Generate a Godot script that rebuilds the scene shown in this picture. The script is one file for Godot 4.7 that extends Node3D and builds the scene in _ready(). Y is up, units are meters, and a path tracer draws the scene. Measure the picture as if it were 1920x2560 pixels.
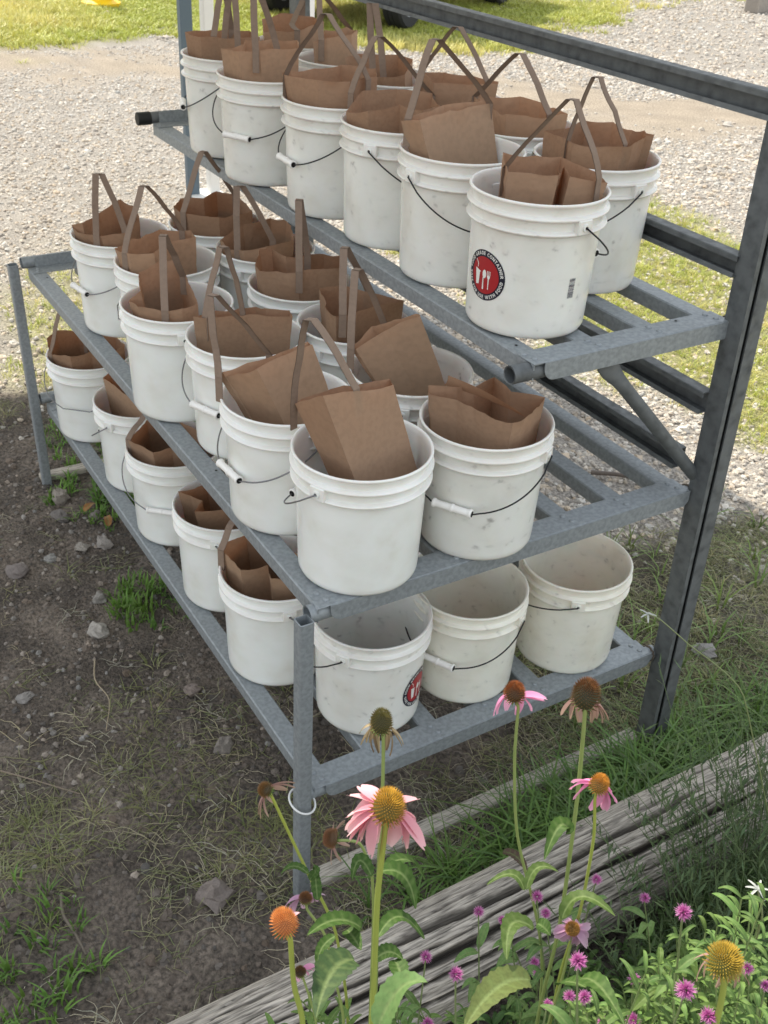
extends Node3D
# Stepped galvanised plant bench with rows of white buckets holding paper bags, seen from a flower bed. Metres, y up.

const SHELF := [0.370, 0.910, 1.372]
const BENCH_LENGTH := 2.214
const BUCKET_HEIGHT := 0.30
const CAMERA_AT := Vector3(-0.843, 2.289, 1.546)

var rng := RandomNumberGenerator.new()
var mats := {}
var taken := {}
var shared := {}
var blobs := FastNoiseLite.new()
var fine := FastNoiseLite.new()
var view := Transform3D()


# ---------------------------------------------------------------- mesh building
class Build:
	var p := PackedVector3Array()
	var n := PackedVector3Array()
	var c := PackedColorArray()
	var ix := PackedInt32Array()
	var tint := Color.WHITE

	func tri(a: Vector3, b: Vector3, d: Vector3) -> void:
		var m := (b - a).cross(d - a).normalized()
		var s := p.size()
		for q in [a, b, d]:
			p.append(q)
			n.append(m)
			c.append(tint)
		for k in [0, 2, 1]:
			ix.append(s + k)

	func quad(a: Vector3, b: Vector3, d: Vector3, e: Vector3) -> void:
		var m := (d - a).cross(e - b).normalized()
		var s := p.size()
		for q in [a, b, d, e]:
			p.append(q)
			n.append(m)
			c.append(tint)
		for k in [0, 2, 1, 0, 3, 2]:
			ix.append(s + k)

	# a smooth sheet: rows of points; tints one colour per row if given
	func sheet(rows: Array, closed := false, tints: Array = []) -> void:
		var w: int = rows[0].size()
		var s := p.size()
		var acc := PackedVector3Array()
		acc.resize(rows.size() * w)
		var last := w if closed else w - 1
		var faces := PackedInt32Array()
		for i in rows.size() - 1:
			for j in last:
				var j2 := (j + 1) % w
				var a: Vector3 = rows[i][j]
				var b: Vector3 = rows[i][j2]
				var d: Vector3 = rows[i + 1][j2]
				var e: Vector3 = rows[i + 1][j]
				var m := (d - a).cross(b - e)
				if m.length_squared() < 1e-18:
					m = (e - a).cross(b - a)
				m = m.normalized() * sqrt(maxf(1e-12, (d - a).cross(e - b).length()))
				for k in [i * w + j, i * w + j2, (i + 1) * w + j2, (i + 1) * w + j]:
					acc[k] += m
				for k in [i * w + j, i * w + j2, (i + 1) * w + j2, i * w + j, (i + 1) * w + j2, (i + 1) * w + j]:
					faces.append(s + k)
		for i in rows.size():
			for j in w:
				p.append(rows[i][j])
				n.append(acc[i * w + j].normalized())
				c.append(tints[i] if tints else tint)
		ix.append_array(faces)

	# turned shape; runs of points closer than the angle are smoothed
	func lathe(profile: Array, seg: int, at := Transform3D()) -> void:
		for k in profile.size() - 1:
			var rows := []
			for q in [profile[k], profile[k + 1]]:
				var row := PackedVector3Array()
				for j in seg:
					var a := TAU * j / seg
					row.append(at * Vector3(q.x * cos(a), q.y, q.x * sin(a)))
				rows.append(row)
			sheet(rows, true)

	func tube(path: PackedVector3Array, radii: Array, seg := 8, tints: Array = []) -> void:
		var rows := []
		var up := Vector3.UP if absf((path[1] - path[0]).normalized().y) < 0.9 else Vector3.RIGHT
		for i in path.size():
			var t := (path[mini(i + 1, path.size() - 1)] - path[maxi(i - 1, 0)]).normalized()
			var u := up.cross(t).normalized()
			var v := t.cross(u).normalized()
			up = v
			var r: float = radii[mini(i, radii.size() - 1)]
			var row := PackedVector3Array()
			for j in seg:
				var a := TAU * j / seg
				row.append(path[i] + (u * cos(a) + v * sin(a)) * r)
			rows.append(row)
		sheet(rows, true, tints)

	func cap(ring: PackedVector3Array) -> void:
		var mid := Vector3.ZERO
		for q in ring:
			mid += q
		mid /= ring.size()
		for j in ring.size():
			tri(mid, ring[j], ring[(j + 1) % ring.size()])

	# outline (Vector2 list) swept from a along d; u and v are the outline's axes
	func prism(outline: PackedVector2Array, a: Vector3, u: Vector3, v: Vector3, d: Vector3) -> void:
		var m := outline.size()
		for j in m:
			var q := a + u * outline[j].x + v * outline[j].y
			var r := a + u * outline[(j + 1) % m].x + v * outline[(j + 1) % m].y
			quad(q, r, r + d, q + d)
		var t := Geometry2D.triangulate_polygon(outline)
		for k in range(0, t.size(), 3):
			for e in [Vector3.ZERO, d]:
				tri(a + e + u * outline[t[k]].x + v * outline[t[k]].y, a + e + u * outline[t[k + 1]].x + v * outline[t[k + 1]].y, a + e + u * outline[t[k + 2]].x + v * outline[t[k + 2]].y)

	# box with chamfered edges
	func box(mid: Vector3, size: Vector3, bevel := 0.003, turn := Basis()) -> void:
		var h := size / 2
		var b := minf(bevel, minf(h.x, minf(h.y, h.z)) * 0.8)
		var at := func(x: float, y: float, z: float) -> Vector3: return mid + turn * Vector3(x, y, z)
		for ax in 3:
			for s in [-1.0, 1.0]:
				var u := (ax + 1) % 3
				var w := (ax + 2) % 3
				var q := []
				for k in [[-1, -1], [1, -1], [1, 1], [-1, 1]]:
					var e := Vector3.ZERO
					e[ax] = s * h[ax]
					e[u] = k[0] * (h[u] - b)
					e[w] = k[1] * (h[w] - b)
					q.append(mid + turn * e)
				if s > 0:
					quad(q[0], q[1], q[2], q[3])
				else:
					quad(q[3], q[2], q[1], q[0])
		for ax in 3:
			var u := (ax + 1) % 3
			var w := (ax + 2) % 3
			for su in [-1.0, 1.0]:
				for sw in [-1.0, 1.0]:
					var q := []
					for k in [[-1, 0], [1, 0], [1, 1], [-1, 1]]:
						var e := Vector3.ZERO
						e[ax] = k[0] * (h[ax] - b)
						e[u] = su * (h[u] - (b if k[1] else 0.0))
						e[w] = sw * (h[w] - (0.0 if k[1] else b))
						q.append(mid + turn * e)
					if su * sw > 0:
						quad(q[0], q[1], q[2], q[3])
					else:
						quad(q[3], q[2], q[1], q[0])
		for sx in [-1.0, 1.0]:
			for sy in [-1.0, 1.0]:
				for sz in [-1.0, 1.0]:
					var a: Vector3 = at.call(sx * h.x, sy * (h.y - b), sz * (h.z - b))
					var d: Vector3 = at.call(sx * (h.x - b), sy * h.y, sz * (h.z - b))
					var e: Vector3 = at.call(sx * (h.x - b), sy * (h.y - b), sz * h.z)
					if sx * sy * sz > 0:
						tri(a, d, e)
					else:
						tri(a, e, d)

	func done() -> ArrayMesh:
		var arrays := []
		arrays.resize(Mesh.ARRAY_MAX)
		arrays[Mesh.ARRAY_VERTEX] = p
		arrays[Mesh.ARRAY_NORMAL] = n
		arrays[Mesh.ARRAY_COLOR] = c
		arrays[Mesh.ARRAY_INDEX] = ix
		var m := ArrayMesh.new()
		m.add_surface_from_arrays(Mesh.PRIMITIVE_TRIANGLES, arrays)
		return m


func numbered(called: String) -> String:
	var k: int = taken.get(called, 0)
	taken[called] = k + 1
	return called if k == 0 else "%s_%03d" % [called, k]


func part(called: String, mesh: Variant, mat: Material, parent: Node3D, at := Transform3D()) -> MeshInstance3D:
	var o := MeshInstance3D.new()
	o.name = called
	o.mesh = mesh.done() if mesh is Build else mesh
	o.material_override = mat
	o.transform = at
	parent.add_child(o, true)
	return o


func tag(o: Node3D, label := "", category := "", group := "", kind := "") -> void:
	for kv in [["label", label], ["category", category], ["group", group], ["kind", kind]]:
		if kv[1]:
			o.set_meta(kv[0], kv[1])


func thing(called: String, label: String, category: String, at := Vector3.ZERO, group := "") -> Node3D:
	var o := Node3D.new()
	o.name = numbered(called)
	add_child(o)
	o.position = at
	tag(o, label, category, group)
	return o


func alone(called: String, mesh: Variant, mat: Material, label: String, category: String, group := "", at := Transform3D()) -> MeshInstance3D:
	var o := part(numbered(called), mesh, mat, self, at)
	tag(o, label, category, group)
	return o


func scatter(called: String, mesh: Mesh, mat: Material, where: Array, tints: Array) -> void:
	var mm := MultiMesh.new()
	mm.transform_format = MultiMesh.TRANSFORM_3D
	mm.use_colors = true
	mm.mesh = mesh
	mm.instance_count = where.size()
	for i in where.size():
		mm.set_instance_transform(i, where[i])
		mm.set_instance_color(i, tints[i])
	var o := MultiMeshInstance3D.new()
	o.name = numbered(called)
	o.multimesh = mm
	o.material_override = mat
	add_child(o)
	o.set_meta("kind", "stuff")


# ---------------------------------------------------------------- materials
func ramp(stops: Array) -> Gradient:
	var g := Gradient.new()
	var o := PackedFloat32Array()
	var k := PackedColorArray()
	for s in stops:
		o.append(s[0])
		k.append(s[1])
	g.offsets = o
	g.colors = k
	return g


func noise_tex(type: int, freq: float, octaves: int, stops: Array, seed_no: int, size := 512, normal := 0.0) -> NoiseTexture2D:
	var f := FastNoiseLite.new()
	f.noise_type = type as FastNoiseLite.NoiseType
	f.frequency = freq
	f.fractal_octaves = octaves
	f.seed = seed_no
	if type == FastNoiseLite.TYPE_CELLULAR:
		f.cellular_return_type = FastNoiseLite.RETURN_CELL_VALUE
		f.fractal_type = FastNoiseLite.FRACTAL_NONE
	var t := NoiseTexture2D.new()
	t.noise = f
	t.width = size
	t.height = size
	t.seamless = true
	t.generate_mipmaps = false
	if normal > 0.0:
		t.as_normal_map = true
		t.bump_strength = normal
	else:
		t.color_ramp = ramp(stops)
	return t


func g(v: float) -> Color:
	return Color(v, v, v)


func surface(called: String, color: Color, rough: float, metal := 0.0, tex: Texture2D = null, scale := 4.0, world := true) -> StandardMaterial3D:
	var m := StandardMaterial3D.new()
	m.resource_name = called
	m.albedo_color = color
	m.roughness = rough
	m.metallic = metal
	m.cull_mode = BaseMaterial3D.CULL_DISABLED
	if tex:
		m.albedo_texture = tex
		m.uv1_triplanar = true
		m.uv1_world_triplanar = world
		m.uv1_scale = Vector3.ONE * scale
	mats[called] = m
	return m


func painted(called: String, rough: float, back := 0.0) -> StandardMaterial3D:   # colour comes from the mesh or the copies
	var m := surface(called, Color.WHITE, rough)
	m.vertex_color_use_as_albedo = true
	if back > 0.0:
		m.backlight_enabled = true
		m.backlight = g(back)
	return m


func rough_map(m: StandardMaterial3D, t: Texture2D) -> void:
	m.roughness_texture = t
	m.roughness_texture_channel = BaseMaterial3D.TEXTURE_CHANNEL_RED
	m.roughness = 1.0


func relief(m: StandardMaterial3D, t: Texture2D, strength := 1.0) -> void:
	m.normal_enabled = true
	m.normal_texture = t
	m.normal_scale = strength


func make_materials() -> void:
	var simplex := FastNoiseLite.TYPE_SIMPLEX_SMOOTH
	var cell := FastNoiseLite.TYPE_CELLULAR
	var spangle := noise_tex(cell, 0.05, 1, [[0.0, g(0.975)], [0.5, g(0.99)], [1.0, g(1.0)]], 3)
	var cloudy := noise_tex(simplex, 0.02, 5, [[0.0, g(0.86)], [0.5, g(0.95)], [0.75, g(1.0)]], 5)
	var zinc := surface("galvanised_steel", Color(0.595, 0.62, 0.635), 0.48, 0.30, spangle, 6.0)
	zinc.detail_enabled = true
	zinc.detail_albedo = cloudy
	zinc.detail_blend_mode = BaseMaterial3D.BLEND_MODE_MUL
	rough_map(zinc, noise_tex(simplex, 0.03, 4, [[0.0, g(0.48)], [1.0, g(0.60)]], 8))
	var old := surface("weathered_steel", Color(0.42, 0.435, 0.44), 0.5, 0.25, noise_tex(simplex, 0.018, 6, [[0.0, g(0.7)], [0.35, g(0.9)], [0.7, g(1.0)]], 9), 2.2)
	rough_map(old, noise_tex(simplex, 0.03, 4, [[0.0, g(0.45)], [1.0, g(0.8)]], 10))
	surface("dark_wire", Color(0.17, 0.17, 0.18), 0.45, 0.7)
	surface("bright_wire", Color(0.5, 0.5, 0.51), 0.4, 0.8)
	surface("hole", Color(0.03, 0.03, 0.03), 0.9)
	var scuff := noise_tex(simplex, 0.012, 5, [[0.0, Color(0.93, 0.92, 0.90)], [0.35, Color(0.98, 0.977, 0.97)], [0.6, g(1.0)], [1.0, g(1.0)]], 21)
	var marks := noise_tex(simplex, 0.035, 5, [[0.0, g(0.55)], [0.10, g(0.80)], [0.17, g(0.95)], [0.26, g(0.99)], [0.4, g(1.0)], [1.0, g(1.0)]], 22)
	var n := 0
	for k in [["bucket_clean", Color(0.935, 0.932, 0.918)], ["bucket_used", Color(0.91, 0.902, 0.88)], ["bucket_aged", Color(0.935, 0.922, 0.875)]]:
		var m := surface(k[0], k[1], 0.24, 0.0, scuff, [1.3, 1.1, 1.2][n])
		if n:
			m.detail_enabled = true
			m.detail_albedo = marks
			m.detail_blend_mode = BaseMaterial3D.BLEND_MODE_MUL
		m.subsurf_scatter_enabled = true
		m.subsurf_scatter_strength = 0.12
		n += 1
	surface("grip", Color(0.93, 0.925, 0.91), 0.4)
	var fibre := noise_tex(simplex, 0.022, 6, [[0.0, g(0.93)], [0.42, g(0.965)], [0.52, g(0.99)], [1.0, g(1.0)]], 31)
	var creases := FastNoiseLite.new()
	creases.noise_type = FastNoiseLite.TYPE_SIMPLEX_SMOOTH
	creases.frequency = 0.007
	creases.fractal_type = FastNoiseLite.FRACTAL_RIDGED
	creases.fractal_octaves = 3
	creases.seed = 32
	var crumple := NoiseTexture2D.new()
	crumple.noise = creases
	crumple.width = 512
	crumple.height = 512
	crumple.seamless = true
	crumple.as_normal_map = true
	crumple.bump_strength = 5.0
	n = 0
	for k in [Color(0.66, 0.55, 0.45), Color(0.63, 0.52, 0.42), Color(0.69, 0.58, 0.475)]:
		var m := surface("kraft_%d" % n, k, 0.8, 0.0, fibre, [5.0, 6.3, 4.1][n])
		relief(m, crumple, 0.5)
		m.backlight_enabled = true
		m.backlight = Color(0.74, 0.53, 0.38)
		n += 1
	var strap := surface("kraft_strap", Color(0.53, 0.455, 0.395), 0.8, 0.0, fibre, 7.0)
	relief(strap, crumple, 0.3)
	surface("print_navy", Color(0.075, 0.085, 0.16), 0.4)
	surface("print_red", Color(0.62, 0.10, 0.13), 0.4)
	surface("print_white", Color(0.88, 0.88, 0.86), 0.4)
	surface("print_ink", Color(0.2, 0.2, 0.26), 0.5)
	var soil := painted("ground_soil", 0.95)
	soil.albedo_texture = noise_tex(simplex, 0.03, 6, [[0.0, g(0.55)], [0.5, g(0.85)], [1.0, g(1.0)]], 41, 1024)
	soil.uv1_triplanar = true
	soil.uv1_world_triplanar = true
	soil.uv1_scale = Vector3.ONE * 1.7
	soil.detail_enabled = true
	soil.detail_albedo = noise_tex(simplex, 0.06, 3, [[0.0, g(0.6)], [0.6, g(1.0)], [1.0, g(1.0)]], 43, 512)
	soil.detail_blend_mode = BaseMaterial3D.BLEND_MODE_MUL
	relief(soil, noise_tex(simplex, 0.05, 5, [], 42, 1024, 14.0), 1.0)
	painted("stone", 0.9)
	mats.stone.albedo_texture = noise_tex(simplex, 0.03, 5, [[0.0, g(0.78)], [0.5, g(0.95)], [1.0, g(1.0)]], 44)
	mats.stone.uv1_triplanar = true
	mats.stone.uv1_world_triplanar = true
	mats.stone.uv1_scale = Vector3.ONE * 9.0
	painted("blade", 0.55, 0.7)
	painted("straw", 0.8, 0.3)
	painted("leaf", 0.6, 0.35)
	mats.leaf.metallic_specular = 0.3
	mats.leaf.albedo_texture = noise_tex(simplex, 0.02, 4, [[0.0, g(0.82)], [0.6, g(1.0)], [1.0, g(1.0)]], 45)
	mats.leaf.uv1_triplanar = true
	mats.leaf.uv1_world_triplanar = true
	mats.leaf.uv1_scale = Vector3.ONE * 16.0
	painted("petal", 0.6, 0.8)
	painted("floret", 0.6, 0.3)
	painted("stem", 0.6, 0.25)
	var wood := painted("grey_wood", 0.9)
	wood.albedo_texture = noise_tex(simplex, 0.02, 5, [[0.0, g(0.42)], [0.36, g(0.78)], [0.55, g(0.96)], [1.0, g(1.0)]], 46, 1024)
	wood.uv1_triplanar = true
	wood.uv1_world_triplanar = true
	wood.uv1_scale = Vector3(0.55, 9.0, 9.0)
	relief(wood, noise_tex(simplex, 0.03, 4, [], 47, 1024, 8.0), 0.7)
	surface("white_paint", Color(0.88, 0.88, 0.87), 0.5)
	surface("blue_grey_steel", Color(0.36, 0.42, 0.47), 0.5, 0.3)
	var cloth := surface("canopy_cloth", Color(0.93, 0.93, 0.91), 0.8)
	cloth.backlight_enabled = true
	cloth.backlight = g(0.35)
	surface("black_rubber", Color(0.16, 0.16, 0.165), 0.8)
	surface("car_paint", Color(0.62, 0.60, 0.55), 0.35, 0.3)
	surface("dark_under", Color(0.10, 0.10, 0.10), 0.9)
	surface("car_glass", Color(0.05, 0.06, 0.07), 0.1)
	surface("yellow_plastic", Color(0.95, 0.78, 0.05), 0.5)
	surface("black_cap", Color(0.08, 0.085, 0.08), 0.6)
	surface("old_weld", Color(0.40, 0.36, 0.32), 0.8, 0.2)


# ---------------------------------------------------------------- the ground
func ss(a: float, b: float, x: float) -> float:
	var t := clampf((x - a) / (b - a), 0.0, 1.0)
	return t * t * (3.0 - 2.0 * t)


func along(x: float, xs: Array, ys: Array) -> float:
	for i in xs.size() - 1:
		if x < xs[i + 1]:
			return lerpf(ys[i], ys[i + 1], clampf((x - xs[i]) / (xs[i + 1] - xs[i]), 0.0, 1.0))
	return ys[-1]


# x gravel, y lawn, z bare soil, w packed tan track
func zone(x: float, z: float) -> Vector4:
	var a := blobs.get_noise_2d(x * 10.0, z * 10.0)
	var b := fine.get_noise_2d(x * 10.0, z * 10.0)
	var w := a * 0.7 + b * 0.3
	var edge := along(x, [1.0, 4.3, 5.4, 8.4, 10.5, 13.5, 18.0], [-11.1, -12.2, -10.6, -9.9, -11.6, -13.2, -13.4])
	var far := ss(0.5, -0.7, z - edge + w * 1.5)
	# a gravel patch within the far grass on the right
	far *= 1.0 - ss(2.1, 0.9, Vector2((x - 13.8) * 0.6, z + 14.4).length() + w) * 0.85
	var band := ss(2.65, 3.05, x + w * 0.7) * ss(5.6, 4.7, x + w * 0.9) * ss(-5.4, -3.9, z + w)
	var weeds := ss(0.9, 0.2, Vector2((x - 0.7) * 0.75, (z + 3.6) * 0.7).length() + w * 0.9) * 0.55
	var lawn := clampf(maxf(far, maxf(band * (0.9 + w * 0.6), weeds)), 0.0, 1.0)
	var soil := maxf(ss(1.15, 0.75, x + w * 0.5) * ss(-3.3, -2.9, z + w * 0.5), ss(-1.05, -0.7, z + w * 0.4) * ss(2.7, 2.0, x + w))
	if x < -1.0:
		soil = maxf(soil, ss(-3.5, -2.9, z + w))
	var line := -12.9 + 0.82 * x + w * 1.6   # the wheel track runs across behind the bench
	var track := ss(1.7, 0.3, absf(z - line) + b * 0.7) * ss(-2.0, 2.0, x) * (1.0 - lawn * 0.7)
	track = track * (1.0 - soil)
	return Vector4(clampf(1.0 - lawn - soil - track, 0.0, 1.0), lawn * (1.0 - soil * 0.8), soil, track)


func height(x: float, z: float) -> float:
	var near := ss(6.0, 2.0, absf(x) + absf(z + 1.0) * 0.6)
	return blobs.get_noise_2d(x * 14.0, z * 14.0) * 0.012 + fine.get_noise_2d(x * 40.0, z * 40.0) * 0.012 * near + fine.get_noise_2d(x * 120.0 + 50.0, z * 120.0) * 0.011 * near


func steps(stops: Array) -> PackedFloat32Array:
	var out := PackedFloat32Array()
	for s in stops:
		var v: float = s[0]
		while v < s[1]:
			out.append(v)
			v += s[2]
	out.append(stops[-1][1])
	return out


func make_ground() -> void:
	var xs := steps([[-70.0, -10.0, 6.0], [-10.0, -2.0, 0.5], [-2.0, -0.8, 0.08], [-0.8, 1.2, 0.0145], [1.2, 3.4, 0.03], [3.4, 9.0, 0.12], [9.0, 20.0, 0.3], [20.0, 90.0, 7.0]])
	var zs := steps([[-90.0, -20.0, 7.0], [-20.0, -9.0, 0.25], [-9.0, -4.0, 0.1], [-4.0, -2.9, 0.035], [-2.9, 0.4, 0.0145], [0.4, 2.5, 0.12], [2.5, 70.0, 6.0]])
	var b := Build.new()
	var rows := []
	var gravel := Color(0.56, 0.51, 0.45)
	var grass := Color(0.42, 0.41, 0.13)
	var soil := Color(0.235, 0.193, 0.155)
	var track := Color(0.60, 0.50, 0.385)
	var w := xs.size()
	for z in zs:
		var row := PackedVector3Array()
		for x in xs:
			row.append(Vector3(x, height(x, z), z))
		rows.append(row)
	b.sheet(rows)
	var i := 0
	for z in zs:
		for x in xs:
			var k := zone(x, z)
			var m := fine.get_noise_2d(x * 25.0, z * 25.0)
			var dirt := soil * (1.0 + m * 0.5)
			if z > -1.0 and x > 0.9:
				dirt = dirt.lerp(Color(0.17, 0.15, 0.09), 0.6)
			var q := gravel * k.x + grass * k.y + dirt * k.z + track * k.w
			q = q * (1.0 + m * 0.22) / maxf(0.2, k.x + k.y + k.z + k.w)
			b.c[i] = Color(q.r, q.g, q.b)
			i += 1
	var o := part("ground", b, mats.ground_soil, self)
	o.set_meta("kind", "structure")


func seen(at: Vector3, margin := 0.12) -> bool:
	var q := view * at
	if q.z > -0.2:
		return false
	var px := Vector2(960.0 + 2653.79 * q.x / -q.z, 1280.0 - 2653.79 * q.y / -q.z)
	return px.x > -1920 * margin and px.x < 1920 * (1.0 + margin) and px.y > -2560 * margin and px.y < 2560 * (1.0 + margin)


func stone_mesh(seed_no: int, flat: float, detail := 1) -> Mesh:
	rng.seed = seed_no
	var b := Build.new()
	var f := FastNoiseLite.new()
	f.seed = seed_no
	f.frequency = 0.9
	var rows := []
	var m := 4 if detail == 1 else 7
	var seg := 6 if detail == 1 else 11
	for i in m + 1:
		var row := PackedVector3Array()
		var lat := PI * (float(i) / m - 0.5)
		for j in seg:
			var a := TAU * (j + 0.5 * (i % 2)) / seg
			var v := Vector3(cos(a) * cos(lat), sin(lat), sin(a) * cos(lat))
			v *= 1.0 + f.get_noise_3dv(v * 1.1) * 0.75 + (f.get_noise_3dv(v * 3.0) * 0.25 if detail > 1 else 0.0)
			row.append(Vector3(v.x, v.y * flat, v.z * 0.8))
		rows.append(row)
	for i in m:
		for j in seg:
			var j2 := (j + 1) % seg
			if i > 0:
				b.tri(rows[i][j], rows[i + 1][j2], rows[i][j2])
			if i < m - 1:
				b.tri(rows[i][j], rows[i + 1][j], rows[i + 1][j2])
	return b.done()


func blade(b: Build, root: Vector3, dir: Vector3, tall: float, wide: float, bend: float, seg := 3) -> void:
	var side := dir.cross(Vector3.UP).normalized() * wide * 0.5
	var was_l := root - side
	var was_r := root + side
	for k in range(1, seg + 1):
		var t := float(k) / seg
		var mid := root + Vector3.UP * tall * (t - bend * 0.45 * t * t) + dir * tall * bend * t * t
		var s := side * (1.0 - t * t * 0.95)
		if k == seg:
			b.tri(was_l, was_r, mid)
		else:
			b.quad(was_l, was_r, mid + s, mid - s)
			was_l = mid - s
			was_r = mid + s


func tuft_mesh(seed_no: int, blades: int, spread: float, tall: float, wide: float, bend: float, seg := 3) -> Mesh:
	rng.seed = seed_no
	var b := Build.new()
	for i in blades:
		var a := rng.randf() * TAU
		var d := Vector3(cos(a), 0, sin(a))
		blade(b, d * spread * sqrt(rng.randf()) * 0.8, d.rotated(Vector3.UP, rng.randf_range(-0.9, 0.9)), tall * rng.randf_range(0.5, 1.1), wide * rng.randf_range(0.7, 1.2), bend * rng.randf_range(0.3, 1.5), seg)
	return b.done()


func straw_mesh(seed_no: int) -> Mesh:   # a few dry stalks lying and curling on the soil
	rng.seed = seed_no
	var b := Build.new()
	for i in 7:
		var a := rng.randf() * TAU
		var at := Vector3(rng.randf_range(-0.03, 0.03), 0.004, rng.randf_range(-0.03, 0.03))
		var path := PackedVector3Array()
		var long := rng.randf_range(0.03, 0.085)
		var turn := rng.randf_range(-1.5, 1.5)
		for k in 5:
			path.append(at)
			at += Vector3(cos(a), 0, sin(a)) * long / 4.0
			at.y = 0.004 + 0.014 * sin(k * 0.8) * rng.randf()
			a += turn / 4.0 + rng.randf_range(-0.3, 0.3)
		b.tube(path, [0.0009, 0.0009, 0.0009, 0.0007, 0.0003], 3)
	return b.done()


func put(x: float, z: float, size: float, lift := 0.0, lean := 0.0, tall := 1.0) -> Transform3D:
	var q := Basis(Vector3.UP, rng.randf() * TAU)
	if lean > 0.0:
		q = Basis(Vector3(rng.randf_range(-1, 1), 0, rng.randf_range(-1, 1)).normalized(), rng.randf() * lean) * q
	return Transform3D(q.scaled(Vector3(1, 1, 1) * size) * Basis.from_scale(Vector3(1, tall, 1)), Vector3(x, height(x, z) + lift, z))


func vary(k: Color, amount: float) -> Color:
	var f := 1.0 + rng.randf_range(-amount, amount)
	var h := rng.randf_range(-amount, amount) * 0.25
	return Color(k.r * (f + h), k.g * f, k.b * (f - h))


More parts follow.
